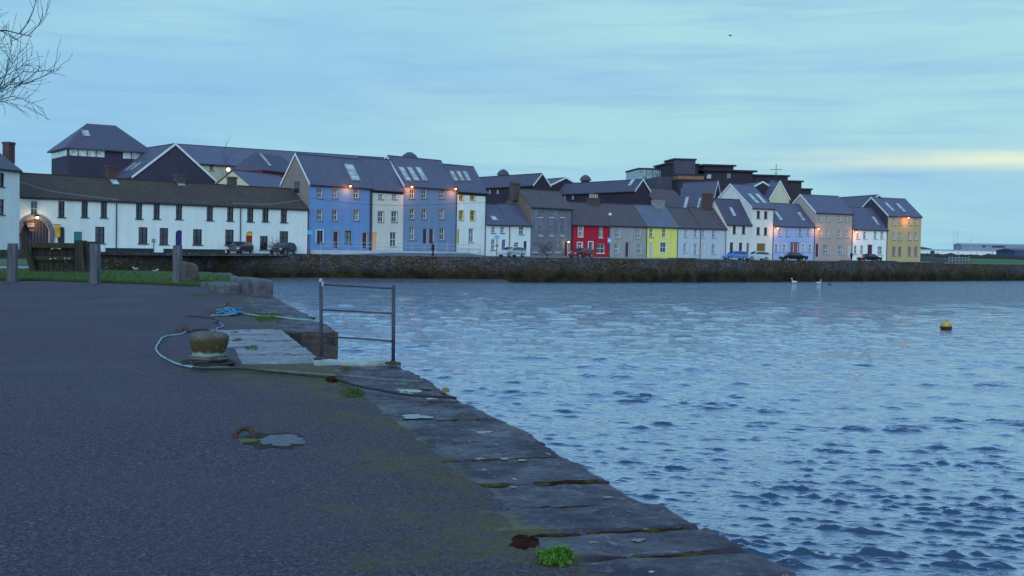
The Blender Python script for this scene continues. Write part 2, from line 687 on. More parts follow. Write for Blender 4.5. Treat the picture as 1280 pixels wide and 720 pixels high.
D_NAVY = M('navy_door', (0.035, 0.03, 0.16), None, 4, rough=.4)
D_DARK = M('dark_door', (0.05, 0.035, 0.06), None, 4, rough=.4)
D_TEAL = M('teal_door', (0.05, 0.24, 0.26), None, 4, rough=.5)
D_RED = M('red_door', (0.36, 0.015, 0.02), None, 4, rough=.5)
D_YEL = M('yellow_door', (0.75, 0.46, 0.05), None, 4, rough=.5)
D_PALE = M('pale_door', (0.62, 0.6, 0.62), None, 4, rough=.5)
D_MAROON = M('maroon_door', (0.10, 0.02, 0.05), None, 4, rough=.5)
D_PINK = M('dusty_red_door', (0.30, 0.10, 0.12), None, 4, rough=.5)
D_BROWN = M('brown_wood_door', (0.30, 0.15, 0.04), (0.18, 0.09, 0.03), 5, rough=.6, stretch=(6, 6, .5))
FAN_Y = M('yellow_fanlight', (0.95, 0.55, 0.03), None, 4, rough=.5)
TERR = 'terraced houses along the far quay'

# -- the far left white house
hs = House('white_house', 'white two-storey house cut by the left frame edge, with one chimney on its roof end', -55, 106, 24, 115, 213, (12, 184), WHITE, SLD, ends='B', h=3.6,
           openings=grid((-40, 1), ((216, 233),), 9, frame=DARKTRIM, sill=DARKSILL) + grid((-40, 1), ((249, 268),), 9, frame=DARKTRIM, sill=DARKSILL) + [dr(-18, 10, 282, 310, D_DARK)])
hs.chimney(11, 178, 1.0, .7, BRICKR, 0)

# -- the long white terrace
top = [(43, 251, 271), (77, 251.5, 271.5), (106, 252, 271.5), (130, 252.5, 272), (174, 254.5, 273.5), (196, 255, 273.5), (224, 256, 274), (262.5, 257, 275.5), (288, 258, 276), (313, 259, 277), (332, 259.5, 277), (355, 261, 278)]
ops = [wd(x, 8.2 if x > 50 else 9, a, b, frame=DARKTRIM if x > 50 else TRIM, sill=DARKSILL, pane=GLASS) for x, a, b in top]
ops += [wd(x, w, a, b, frame=DARKTRIM, sill=DARKSILL, pane=GLASS) for x, w, a, b in ((125, 12, 283.5, 304), (179, 11.5, 284, 304.5), (205, 11, 285, 305.5), (247, 11.5, 286.5, 306), (287, 11, 287, 306), (330, 10, 295, 312), (355, 11, 289, 305))]
ops += [dr(77, 10, 283.5, 310, D_DARK, arch=True), dr(98, 11.5, 289.5, 312, D_TEAL), dr(224, 9, 287.5, 313, D_NAVY, arch=True), dr(312, 9, 289, 315, D_RED, arch=True),
        dict(px=44, w=36, y0=273.5, y1=313, kind='none', arch=True)]
LW = House('long_white_terrace', 'long low white two-storey terrace with a mossy dark roof and an archway at one end', 24.5, 118, 384, 143, 246, (27, 218), WHITE, SLM, h=3.3, openings=ops, over=.15)
LW.chimney(139, 207, 1.0, .7, BRICKR, 0)
LW.chimney(224.5, 217.5, 1.1, .8, BRICKD, 0)
LW.chimney(290, 221, .9, .7, BRICKD, 0)
LW.skylight(143, 229.5, .8, .9)
LW.skylight(225, 231, .8, .9)
LW.skylight(291, 232, .8, .8)
for p in (145, 300):
    LW.pipe(p)
# the yellow fan over the red door
x, z = LW.fp(312, 294.5)
m = MB()
r_ = .42
m.add([(x + r_ * math.cos(t), .09, z + r_ * 1.0 * math.sin(t)) for t in [math.pi * k / 10 for k in range(11)]] +
      [(x + r_ * math.cos(t), .115, z + r_ * 1.0 * math.sin(t)) for t in [math.pi * k / 10 for k in range(11)]],
      [tuple(range(10, -1, -1)), tuple(range(11, 22))] + [(k, k + 1, k + 12, k + 11) for k in range(10)] + [(10, 0, 11, 21)])
m.build('fanlight', FAN_Y, LW.root)
# archway surround and its inner walls
a, _ = LW.fp(26, 290); b, _ = LW.fp(62, 290); zt = LW.fp(44, 273.5)[1]
xm, r_ = (a + b) / 2, (b - a) / 2
sur = MB()
K = 18
for k in range(K):
    t0, t1 = math.pi * k / K, math.pi * (k + 1) / K
    rz = min(r_, zt * .5)
    P = lambda t, e, y: (xm + (r_ + e) * math.cos(t), y, zt - rz + (rz + e) * math.sin(t))
    sur.add([P(t0, 0, -.12), P(t0, .45, -.12), P(t1, .45, -.12), P(t1, 0, -.12), P(t0, 0, .02), P(t0, .45, .02), P(t1, .45, .02), P(t1, 0, .02)],
            [(0, 1, 2, 3), (1, 5, 6, 2), (0, 3, 7, 4)])
rz = min(r_, zt * .5)
for sg in (-1, 1):
    x0, x1 = sorted((xm + sg * r_, xm + sg * (r_ + .45)))
    sur.box(x0, x1, -.12, .02, 0, zt - rz)
sur.build('arch_surround', M('grey_arch_stone', (0.2, 0.19, 0.24), (0.13, 0.12, 0.16), 5), LW.root)
pg = MB()
pg.box(a + .05, b - .05, .17, .212, .02, zt - .02)
o = pg.build('passage_gate', M('purple_grey_gate', (0.11, 0.09, 0.13), (0.07, 0.055, 0.09), 1.5, stretch=(8, 8, .6)), LW.root)
pg = MB()
for k in range(9):
    x = a + .2 + (b - a - .4) * k / 8
    pg.box(x - .03, x + .03, .12, .168, .1, zt - .05)
pg.build('gate_bars', DARKTRIM, o)

# -- three-storey pair and row
k1 = dict(frame=GREYTRIM, surround=None)
ops = grid((399.5, 418.5, 445.5), ((235.5, 247.5), (262, 275.5)), 6.6, frame=TRIM, surround=GREYTRIM)
ops += [wd(399.5, 8, 288, 304, frame=DARKTRIM, pane=GLASS, surround=TRIM), wd(435, 8, 288.5, 304, frame=DARKTRIM, pane=GLASSG, surround=GREYTRIM), dr(420, 6.6, 289.5, 310, D_MAROON, surround=GREYTRIM), dr(456, 6.2, 290.5, 310, D_MAROON, surround=GREYTRIM)]
B1 = House('blue_house', 'bright blue three-storey house beside the long white terrace, a street lamp at its eaves', 386, 143.5, 463, 151, 228.5, (370, 193.5), BLUE, SL, openings=ops, group=TERR, verge='A')
B1.skylight(439.5, 216.5, 1.5, 2.6)
B1.pipe(462)
m = MB()  # window in the grey gable
yb = B1.h
m.box(-.05, .0, yb - .75, yb + .25, B1.zr - 4.6, B1.zr - 3.2)
m.build('window', GLASS, B1.root)
CH = House('cream_house', 'narrow cream three-storey house with a lit doorway between the bright blue and the grey-blue house', 463.3, 151.2, 503.5, 155, 234.8, (446, 197.5), CREAM, SL, h=B1.h,
           openings=grid((476, 493), ((242.5, 249),), 6, frame=TRIM) + grid((476, 493), ((264.5, 277.5),), 6.6, frame=TRIM, surround=GREYTRIM) + [wd(491.5, 8, 290, 308, frame=TRIM), dict(px=468, w=8.5, y0=290.5, y1=311, kind='lit', frame=TRIM)], group=TERR)
G1 = House('grey_blue_house', 'wide grey-blue three-storey house with three skylights and two dark doors side by side', 503.8, 155, 570.2, 162.5, 231, (484, 195.6), GREYBLUE, SL,
           openings=grid((515, 530, 552), ((236.8, 248), (261, 273.5)), 6, frame=TRIM, surround=GREYTRIM) + [wd(515, 6.8, 284, 300, frame=TRIM, surround=GREYTRIM, pane=GLASSC), wd(552.5, 6.5, 284.5, 300, frame=TRIM, surround=GREYTRIM), dr(531.5, 5.6, 285.5, 305, D_DARK), dr(539.5, 5.6, 285.8, 305, D_MAROON)], group=TERR, verge='A')
for H_, q in ((CH, 241.8),):
    zb_ = H_.fp(480, q)[1]
    m = MB(); m.box(.05, H_.L - .05, -.05, -.004, zb_, H_.ze - .02); m.build('fascia_band', DARKTRIM, H_.root)
for px in (505, 515.5, 526):
    G1.skylight(px, 218.5, .95, 2.4)
G1.pipe(569.5)
W1 = House('white_house', 'narrow white three-storey house with yellow window surrounds and a yellow door', 570.6, 162.6, 606.8, 167, 237.5, (555, 206.3), WHITE, SL,
           openings=grid((576.5, 590.5), ((244.6, 250), (263.5, 275)), 5.4, frame=YTRIM, surround=YTRIM, sill=YTRIM) + [dr(572.5, 5, 286.5, 305, D_YEL), wd(589, 6.6, 285.5, 302.5, frame=TRIM, pane=GLASSC, sill=GREYTRIM)], group=TERR)
m = MB(); m.box(.05, W1.L - .05, -.05, -.004, W1.fp(585, 244.0)[1], W1.ze - .02); m.build('fascia_band', DARKTRIM, W1.root)
for px in (566.5, 574.5, 582.5):
    W1.skylight(px, 221, .8, 1.7)
# white cottages
k = dict(frame=TRIM, sill=DARKSILL)
C1 = House('white_cottage', 'small white two-storey cottage with an arched doorway, next to the yellow-trimmed house', 607.2, 167, 637, 170.6, 279.3, (591, 255), WHITE, SL,
           openings=[wd(616.7, 5, 283.2, 291, **k), wd(628, 5, 283.5, 291, **k), wd(616.6, 5.4, 299, 312.5, **k), dr(629.8, 5.2, 299, 314.5, M('lilac_door', (0.2, 0.18, 0.3)), arch=True)], group=TERR)
C1.skylight(616.5, 274, 1.1, .9)
C1.pipe(636.6)
C2 = House('white_cottage', 'small white two-storey cottage against the grey three-storey house, silver car in front', 637.3, 170.6, 663, 173.8, 280, (621, 255.6), WHITE, SL,
           openings=[wd(651.8, 6, 283.2, 293, **k), wd(645.5, 6.4, 302.8, 309, frame=TRIM, arch=True, pane=GLASS), dr(656.8, 4.6, 301.3, 318, D_DARK)], group=TERR)
GH = House('grey_house', 'weathered dark grey three-storey house with its brown gable rising above the white cottages', 663.3, 173.8, 714.6, 180, 258, (646, 237), GREY, SLB,
           openings=grid((675.7, 689.5, 703), ((264.2, 271.7), (283, 294.5)), 5, frame=GREYTRIM, sill=TRIM, pane=GLASSC) + grid((668.8, 686.4, 697.6), ((303, 315),), 5.4, frame=GREYTRIM, sill=TRIM, pane=GLASSC) + [dr(708, 4.6, 301.5, 320, D_MAROON)], group=TERR)
GH.chimney(643.5, 228.5, 1.3, .9, BRICKD, 2, ph=.3)
GH.pipe(713.8)
# brown plaster gable skin
g = MB()
g.add([(-.02, 0, 0), (-.02, 2 * GH.h, 0), (-.02, 2 * GH.h, GH.ze), (-.02, GH.h, GH.zr - .04), (-.02, 0, GH.ze)], [(0, 1, 2, 3, 4)])
g.build('gable_plaster', DULLBROWN, GH.root)
g = MB()
g.add([(-.02, 0, 0), (-.02, 2 * B1.h, 0), (-.02, 2 * B1.h, B1.ze), (-.02, B1.h, B1.zr - .04), (-.02, 0, B1.ze)], [(0, 1, 2, 3, 4)])
g.build('gable_plaster', paint('warm_grey_plaster', (0.27, 0.21, 0.20), .75), B1.root)
RH = House('red_house', 'vivid red two-storey house with white-framed windows', 714.9, 180, 762, 185, 279.6, (699, 252.8), RED, SLB,
           openings=[wd(725.8, 5.2, 282.5, 296, frame=TRIM, surround=TRIM, sill=TRIM), wd(751, 5.2, 283, 297, frame=TRIM, sill=TRIM), wd(724.8, 6, 303.2, 311.5, frame=TRIM, surround=TRIM, sill=TRIM), dr(738.2, 5, 302.6, 320, M('grey_brown_door', (.16, .1, .13)), surround=TRIM), wd(750.8, 10, 304.5, 316.5, frame=TRIM, surround=None, sill=TRIM)], group=TERR)
RH.chimney(742, 247.5, 2.0, .9, BRICKD, 5, POTP, .6)
RH.pipe(761.5)
SG = House('sage_grey_house', 'plain sage-grey two-storey house between the red house and the yellow house', 762.4, 185, 808.6, 189.4, 281, (746, 254.8), SAGE, SLB,
           openings=[wd(772, 6, 285, 297.5, frame=TRIM, pane=GLASSC, sill=GREYTRIM), wd(797.8, 6, 285.5, 298, frame=TRIM, pane=GLASSC, sill=GREYTRIM), wd(770.8, 6, 304, 317, frame=TRIM, pane=GLASSC, sill=GREYTRIM), wd(799.2, 6, 304.5, 317, frame=TRIM, pane=GLASSC, sill=GREYTRIM), dr(784, 4.6, 303, 321, D_DARK, surround=GREYTRIM)], group=TERR)
YH = House('yellow_house', 'bright lemon yellow two-storey house with a pale door', 808.9, 189.4, 847, 193, 282.3, (793, 256.8), YELLOW, SLL,
           openings=[wd(814, 4.4, 285.3, 296.3, frame=TRIM), wd(830, 4.4, 285.3, 296.8, frame=TRIM, pane=GLASS, sill=TRIM), dr(814, 4.4, 303.3, 321, D_PALE), wd(829, 7.4, 303, 315.5, frame=TRIM, surround=TRIM, sill=TRIM, pane=GLASS)], group=TERR)
YH.chimney(822.5, 250.5, 2.0, 1.0, BRICKG, 4, POT, .5)
k = dict(frame=TRIM, pane=GLASSC, sill=GREYTRIM)
I1 = House('ice_blue_house', 'pale ice-blue two-storey house right beside the yellow house', 847.3, 193, 875.6, 195.6, 283.8, (832, 260), ICE, SLB,
           openings=[wd(857.5, 3.8, 286.3, 296.3, **k), wd(869.4, 3.8, 286.5, 296.7, **k), wd(856.5, 4, 304, 315.6, **k), wd(869.5, 4, 304.3, 319, **k)], group=TERR)
I1.pipe(875.2)
I2 = House('pale_blue_white_house', 'pale bluish-white two-storey house with a red brick chimney at its far end', 875.9, 195.6, 907.3, 198.6, 284.4, (861, 260.3), ICE, SLB,
           openings=[wd(879, 4, 287, 297, **k), wd(892.2, 4.4, 287.3, 297.5, **k), dr(879, 4.6, 305, 322, D_PALE), wd(891.8, 4.4, 305.5, 317, **k)], group=TERR)
I2.chimney(884.5, 242, 1.5, .9, BRICKR, 3, POT, .4)
k = dict(frame=DARKTRIM, pane=GLASS, sill=STONESILL)
O1 = House('off_white_house', 'off-white two-storey house with one skylight, lower half of the tall off-white gabled pair', 907.7, 198.6, 938.6, 201.6, 279.3, (893, 249), CREAMW, SLD,
           openings=[wd(918, 4, 282.5, 292, **k), wd(929.6, 4, 283, 292.3, **k), wd(914.4, 4, 303, 314.2, **k), wd(925.8, 4, 303.3, 314.4, **k), dr(935, 3.8, 303.5, 317, M('mauve_door', (.22, .16, .2)))], group=TERR)
O1.skylight(915, 265.5, .7, 1.9)
O2 = House('off_white_house', 'tall off-white three-storey gabled house with a brown garage door, blue car nearby', 938.9, 201.6, 966.6, 204, 259.6, (913.5, 231), CREAMW, SL,
           openings=[wd(948, 4, 263.5, 273, **k), wd(957.3, 4, 264, 273.3, **k), wd(947.8, 4, 284, 293.5, **k), wd(957, 4, 284.3, 293.7, **k), dict(px=951.5, w=11, y0=304.2, y1=317.5, kind='door', door=D_BROWN)], group=TERR, verge='A')
O2.skylight(941.5, 249.2, .85, 2.9)
O2.skylight(950.5, 249.2, .85, 2.9)
k = dict(frame=TRIM, surround=TRIM)
PB = House('sky_blue_house', 'sky-blue two-storey house with twin reddish doors and lamps at both ends', 966.9, 204, 1018.3, 208.4, 281.6, (948, 254), PALEBLUE, SL,
           openings=grid((975, 984.6, 1000.5, 1010), ((285.5, 295),), 3.6, frame=TRIM) + grid((970.4, 980.2, 1003.7, 1012.3), ((305, 314.5),), 3.6, **k) + [dr(990.5, 3.8, 303.5, 318, D_PINK, surround=D_PINK), dr(995.8, 3.6, 303.5, 318, D_PINK, surround=D_PINK)], group=TERR)
PB.skylight(972.5, 271, .75, 2.3)
PB.skylight(1001, 271.5, .7, 2.2)
BH = House('beige_house', 'beige three-storey house with a wide pale gable rising above the sky-blue house', 1018.6, 208.4, 1065.6, 212.6, 265.3, (1001, 244), BEIGE, SL,
           openings=grid((1026, 1035, 1049.4, 1058.6), ((268.8, 277.2), (287.3, 296.8)), 3.8, frame=TRIM, pane=GLASSC) + [wd(1032.3, 6.6, 306, 317.6, frame=TRIM, pane=GLASSC), wd(1051, 6.4, 307, 318, frame=TRIM, pane=GLASSC), dr(1021.6, 4, 304.6, 321, D_MAROON), dr(1062, 4, 305, 321, D_PALE)], group=TERR, verge='A')
W2 = House('white_house', 'white two-storey house with a dark canopied door, between the beige and the ochre house', 1066, 212.6, 1109, 216.2, 285.8, (1048, 259.2), WHITE, SL,
           openings=grid((1072.6, 1081, 1094.2, 1102.6), ((289.2, 298.3),), 3.6, frame=TRIM) + grid((1069.3, 1077.4), ((307, 317.5),), 3.4, frame=TRIM) + [dr(1087.6, 6.4, 305.6, 322, D_MAROON), wd(1100, 5.8, 308, 318.4, frame=TRIM)], group=TERR)
W2.skylight(1094, 277, .7, 2.2)
OH = House('ochre_house', 'ochre yellow three-storey house with a dark gable, last house of the row', 1109.3, 216.2, 1151, 220, 269.4, (1089.7, 247.6), OCHRE, SL,
           openings=grid((1117.5, 1125, 1137.1, 1145), ((272.3, 281.3), (290.5, 300)), 3.8, frame=TRIM, pane=GLASSC) + grid((1117.2, 1124.7, 1136.8, 1144.8), ((308.4, 319.8),), 3.8, frame=GREYTRIM, pane=GLASSC), group=TERR, verge='A')
g = MB()
g.add([(-.02, 0, 0), (-.02, 2 * OH.h, 0), (-.02, 2 * OH.h, OH.ze), (-.02, OH.h, OH.zr - .04), (-.02, 0, OH.ze)], [(0, 1, 2, 3, 4)])
g.build('gable_cladding', PURPLEWALL, OH.root)
OH.skylight(1111.5, 259.5, .75, 2.6)
OH.skylight(1125.5, 260.5, .75, 2.6)

RH.pipe(715.5)
SG.pipe(808)
YH.pipe(846.6)
I2.pipe(907)
O2.pipe(966)
PB.pipe(1017.8)
BH.pipe(1065)
W2.pipe(1108.4)
CH.pipe(463.8)
W1.pipe(606)
# ------------------------------------------------------------------ buildings behind
BK = 'buildings behind the quay terrace'
TW = House('glazed_tower_building', 'tower with a hipped slate roof over a band of windows, behind the long white terrace', 84, 152, 186, 157.6, 184.5, (103, 154), PURPLEWALL, SLD, cat='building', h=4.6, hip=(3.4, 3.2), over=.5, gutter=False, group=BK)
zb_, zt_ = TW.fp(90, 194.5)[1], TW.ze - .06
m = MB(); n = 9
bays = MB()
for i in range(n):
    x0 = .15 + (TW.L - .3) * i / n
    if i in (4, 5):
        continue
    pn = MB(); pn.box(x0 + .06, x0 + (TW.L - .3) / n - .06, -.06, -.02, zb_, zt_)
    pn.build('window', glassmat('pale_band_glass', (0.72, 0.74, 0.74), .15, .8), TW.root)
for i in range(4):
    y0 = .15 + (2 * TW.h - .3) * i / 4
    pn = MB(); pn.box(-.06, -.02, y0 + .06, y0 + (2 * TW.h - .3) / 4 - .06, zb_, zt_)
    pn.build('window', MATS['pale_band_glass'], TW.root)
TW.skylight(107, 168, .9, 1.3)
GB = House('slate_gabled_building', 'dark slate-clad building with a broad white-edged gable behind the long white terrace', 116, 160, 166, 148, 221, (219, 181), PURPLEWALL, SLD, ends='B', cat='building', verge='B', group=BK)
GB.skylight(164, 210, .8, 1.7)
GB.skylight(171, 209, .8, 1.7)
CB = House('cream_building', 'cream building with a very long plain slate roof behind the long white terrace', 231, 172, 500, 192, 203.5, (219, 181), CREAMBACK, SL, h=5.5, cat='building', group=BK, verge='A',
           openings=grid((264.5, 293.5), ((206.5, 213),), 5, frame=GREYTRIM))
RB = House('dull_red_building', 'dull red building with a hipped slate roof beside the grey gable of the blue house', 327, 158, 374, 166, 212, (335, 192.5), REDBACK, SLD, h=2.4, hip=(1.6, 1.0), cat='building', group=BK, gutter=False)
RB.skylight(331, 201, .5, 2.4)
LB = House('low_slate_outbuilding', 'low outbuilding with a plain slate roof tucked below the dull red building', 312, 150, 368, 160, 232, (306, 215.5), CREAMBACK, SL, h=2.6, cat='building', group=BK)
D1 = House('dark_long_building', 'long dark building with a white-edged gable behind the small white cottages', 570, 232, 666, 212, 231, (677.6, 217.5), DARKWALL, SLD, ends='B', cat='building', verge='B', group=BK,
           openings=grid((612, 622), ((237, 242),), 2.6, frame=TRIM))
D3 = House('dark_distant_building', 'dark building whose small white-edged gable peeps out behind the grey house', 640, 245, 687, 232, 232, (693, 222.5), DARKWALL, SLD, ends='B', cat='building', verge='B', group=BK)
D2 = House('dark_long_building', 'long dark building with white-edged gable and skylight behind the red and sage-grey houses', 696, 232, 793, 213, 238, (803.5, 225), DARKWALL, SLD, ends='B', cat='building', verge='B', group=BK,
           openings=grid((706, 716), ((243, 249),), 2.6, frame=TRIM))
D2.skylight(790, 229, .9, 1.6)
S1 = House('slate_roofed_building', 'plain slate-roofed building behind the yellow house chimney', 826, 214, 866, 222, 262, (814, 236), PURPLEWALL, SLB, h=4.5, cat='building', group=BK)
S2 = House('slate_roofed_building', 'dark slate-roofed building with two skylights behind the pale ice-blue house', 846, 216, 888, 210, 262, (897, 227.5), DARKWALL, SL, ends='B', h=None, cat='building', verge='B', group=BK)
S2.skylight(858.5, 253.5, .8, 2.2)
S2.skylight(874, 257, .5, 2.8)
S3 = House('slate_roofed_building', 'slate-roofed building with a tiny white gable tip behind the off-white houses', 906, 236, 930, 226, 240, (935.5, 227.6), DARKWALL, SLD, ends='B', cat='building', verge='B', group=BK)
# cream gable behind the sky blue house
S4 = House('cream_gabled_building', 'cream gable with white edges standing behind the sky-blue house', 930, 236, 961, 222, 248, (975, 227), CREAMBACK, SL, ends='B', cat='building', verge='B', group=BK)
S5 = House('slate_roofed_building', 'dark slate-roofed building with a white gable edge between the beige and the ochre house', 1030, 243, 1077, 229, 259, (1084.5, 244), DARKWALL, SLD, ends='B', cat='building', verge='B', group=BK)
# slate domes
for nm, px, py, wpx, Y, lb in (('domed_roof_turret', 512, 190, 24, 200, 'low slate cupola peeping over the ridge of the grey-blue house'),
                               ('roof_ventilator', 629, 211.5, 16, 236, 'dark roof ventilator hump on the skyline behind the white cottages'),
                               ('roof_ventilator', 732, 218.5, 15, 245, 'dark roof ventilator hump on the skyline behind the red house')):
    P = at(px, py, Y)
    t = thing(nm, lb, 'roof turret', (P.x, P.y, ST))
    w = wpx / F * Y / 2
    hgt = P.z - ST
    m = MB()
    m.box(-w * .7, w * .7, -w * .7, w * .7, 0, hgt - w * .9)
    m.build('wall', DARKWALL, t)
    m = MB()
    m.lathe([(w, hgt - w * .95), (w * .97, hgt - w * .8), (w * .72, hgt - w * .35), (w * .3, hgt - .08), (.05, hgt)], 8)
    m.build('roof', SLD, t)


def blocks(name, label, cat, base, parts, group=None):
    """modern buildings: boxes with overhanging roof slabs; parts = (px0, px1, ytop, Y, depth, mat, name)"""
    bx, by = base
    P = at(bx, 250, by)
    ang = R(8)
    t = thing(name, label, cat, (P.x, P.y, ST), ang, group)
    c, s_ = math.cos(ang), math.sin(ang)
    for (p0, p1, yt, dy, dep, mat, nm, slab, wins) in parts:
        Y = by + dy
        a = at(p0, yt, Y); b = at(p1, yt, Y)
        def loc(w):
            dx, dyy = w.x - P.x, w.y - P.y
            return dx * c + dyy * s_, -dx * s_ + dyy * c
        xa, ya = loc(a); xb, yb2 = loc(b)
        y_ = min(ya, yb2)
        zt = a.z - ST
        m = MB()
        m.box(xa, xb, y_, y_ + dep, 0, zt)
        o = m.build(nm, mat, t)
        if slab:
            m = MB()
            m.box(xa - slab, xb + slab, y_ - slab, y_ + dep + slab, zt + .003, zt + .35)
            m.build('roof', DARKTRIM, t)
        for (q0, q1, r0, r1, wm) in wins:
            u0 = loc(at(q0, r0, Y))[0]; u1 = loc(at(q1, r0, Y))[0]
            z1 = at(q0, r0, Y).z - ST; z0 = at(q0, r1, Y).z - ST
            m = MB()
            m.box(u0, u1, y_ - .08, y_ - .02, z0, z1)
            o2 = m.build('window', wm, t)
    return t


PG = glassmat('pale_blue_cladding', (0.32, 0.42, 0.46), .25, .6)
WB = M('orange_brown_cladding', (0.34, 0.16, 0.07), (0.22, 0.10, 0.05), 1.0)
DK = M('near_black_cladding', (0.045, 0.032, 0.05), (0.03, 0.022, 0.035), 1.2)
DK2 = M('dark_grey_cladding', (0.085, 0.075, 0.11), (0.06, 0.052, 0.08), 1.2, stretch=(5, 5, .3))
blocks('glass_clad_building', 'pale blue glass-clad block rising behind the yellow house', 'building', (797, 262),
       [(797.5, 832, 212, 0, 12, PG, 'wall', .15, [(797.8 + i * 8.6, 797.9 + i * 8.6 + .5, 213, 232, DK2) for i in range(1, 4)])], BK)
blocks('dark_plant_tower_building', 'dark block topped by a tall square plant tower, beside the pale glass block', 'building', (820, 252),
       [(820.5, 848, 221, 0, 12, DK2, 'wall', 0, [(850 - 1.5, 852, 236, 242, GLASSC)][:0]),
        (832, 873, 206, 6, 10, DK, 'upper_wall', .3, []),
        (842.5, 869.5, 200, 4, 8, DK2, 'plant_tower', .2, []),
        (846, 880, 219.5, -3, 8, WB, 'clad_band', .1, []),
        (846.5, 880, 226, -4, 10, DK, 'lower_wall', .1, [(850, 855, 236, 243, GLASSC)])], BK)
blocks('dark_stepped_building', 'near-black flat-roofed building stepping down in tiers, an antenna on top', 'building', (878, 262),
       [(879, 917, 207.5, 4, 12, DK, 'top_storey', .5, []),
        (877.5, 941, 214, 0, 14, DK, 'upper_storey', .8, [(881, 886.5, 218.5, 223.5, GLASSB), (907, 912, 217, 223, GLASSC)]),
        (930, 985, 220, 3, 14, DK, 'middle_storey', .4, [(962, 968, 226, 229, GLASSC)]),
        (960, 1002, 227, 5, 14, DK, 'lower_storey', .4, [(990, 995, 235, 238, GLASSC)]),
        (985, 1014, 237, 6, 14, DK, 'end_storey', .3, []),
        (878, 1000, 229, -2, 10, DK, 'lower_wall', 0, [])], BK)
P = at(970, 218, 264)
t = thing('roof_antenna', 'thin cross-shaped antenna on the stepped black building', 'antenna', P)
m = MB(); m.tube([(0, 0, -1.2), (0, 0, at(970, 205, 264).z - P.z)], .07, 5); m.build('mast', METAL, t)
m = MB(); m.tube([(-1.4, 0, 1.0), (1.3, 0, 1.15)], .06, 5); m.tube([(-.5, 0, .2), (.4, 0, .2)], .05, 5); m.build('crossbar', METAL, t)

# ------------------------------------------------------------------ far shore ground, seawall
WALLPTS = [(-240, 84), (-120, 92), (24, 100), (130, 108), (285, 122), (400, 129.6), (520, 132), (700, 139), (860, 150), (1000, 164), (1140, 180), (1280, 199), (1420, 225), (1560, 260)]
WL = []
for px, Y in WALLPTS:
    p = at(px, 310, Y)
    WL.append(Vector((p.x, p.y)))


def wline(step=1.0):
    pts = []
    for i in range(len(WL) - 1):
        a, b = WL[i], WL[i + 1]
        n = max(1, int((b - a).length / step))
        for k in range(n):
            pts.append(a + (b - a) * k / n)
    pts.append(WL[-1])
    return pts


m, nt, b = newmat('far_ground')
v = coords(nt)
n1 = rng(nt, noi(nt, v, 0.05, 6), 0.4, 0.6)
n2 = rng(nt, noi(nt, v, 0.4, 6), 0.35, 0.7)
c = mixc(nt, n1, (0.06, 0.055, 0.05), (0.045, 0.075, 0.03))
c = mixc(nt, n2, c, (0.05, 0.045, 0.05))
nt.links.new(c, b.inputs['Base Color']); b.inputs['Roughness'].default_value = .9
g = MB()
wl = [Vector((p.x, p.y)) for p in WL]
top_ = [(p.x * 40, 3200) for p in wl]
for i in range(len(wl) - 1):
    a, b_ = wl[i], wl[i + 1]
    fa, fb = Vector((a.x * 14 - 0, 3200)), Vector((b_.x * 14, 3200))
    g.quad((a.x, a.y + .3, ST), (b_.x, b_.y + .3, ST), (fb.x, fb.y, ST), (fa.x, fa.y, ST))
g.quad((wl[0].x, wl[0].y + .3, ST), (wl[0].x * 14, 3200, ST), (-3000, 3200, ST), (-3000, wl[0].y + .3, ST))
g.quad((wl[-1].x, wl[-1].y + .3, ST), (3000, wl[-1].y + .3, ST), (3000, 3200, ST), (wl[-1].x * 14, 3200, ST))
struct(g.build('far_shore_ground', m))

# street along the houses
m_road = M('quay_street', (0.12, 0.115, 0.13), (0.09, 0.085, 0.10), 0.8, rough=.6)
g = MB()
front = [(-55, 106), (24, 117), (384, 142), (463, 150), (570, 161), (663, 172), (762, 184), (847, 192), (966, 203), (1065, 211), (1151, 219), (1165, 221)]
fpts = [at(px, 300, Y) for px, Y in front]
wp = wline(2)
def near_wall(x):
    best = min(wp, key=lambda q: abs(q.x - x))
    return best.y
for i in range(len(fpts) - 1):
    a, b_ = fpts[i], fpts[i + 1]
    g.quad((a.x + 3, near_wall(a.x + 3) + .9, ST + .004), (b_.x + 3, near_wall(b_.x + 3) + .9, ST + .004), (b_.x, b_.y - .05, ST + .004), (a.x, a.y - .05, ST + .004))
struct(g.build('quay_street', m_road))

# pavement kerb in front of the row at the right
g = MB()
for (pa, Ya, pb, Yb) in ((607, 167, 762, 185), (762, 185, 966, 204), (966, 204, 1155, 220.4), (24, 118, 384, 143)):
    A = at(pa, 300, Ya); B = at(pb, 300, Yb)
    d = (B - A); d.z = 0; L = d.length; d.normalize(); nrm = Vector((d.y, -d.x, 0))
    T = Matrix(((d.x, -nrm.x, 0, A.x), (d.y, -nrm.y, 0, A.y), (0, 0, 1, 0), (0, 0, 0, 1)))
    g.box(0, L, -2.0, -.03, ST, ST + .13, T)
struct(g.build('pavement', M('pavement_concrete', (0.30, 0.30, 0.33), (0.22, 0.22, 0.25), 1.2)))

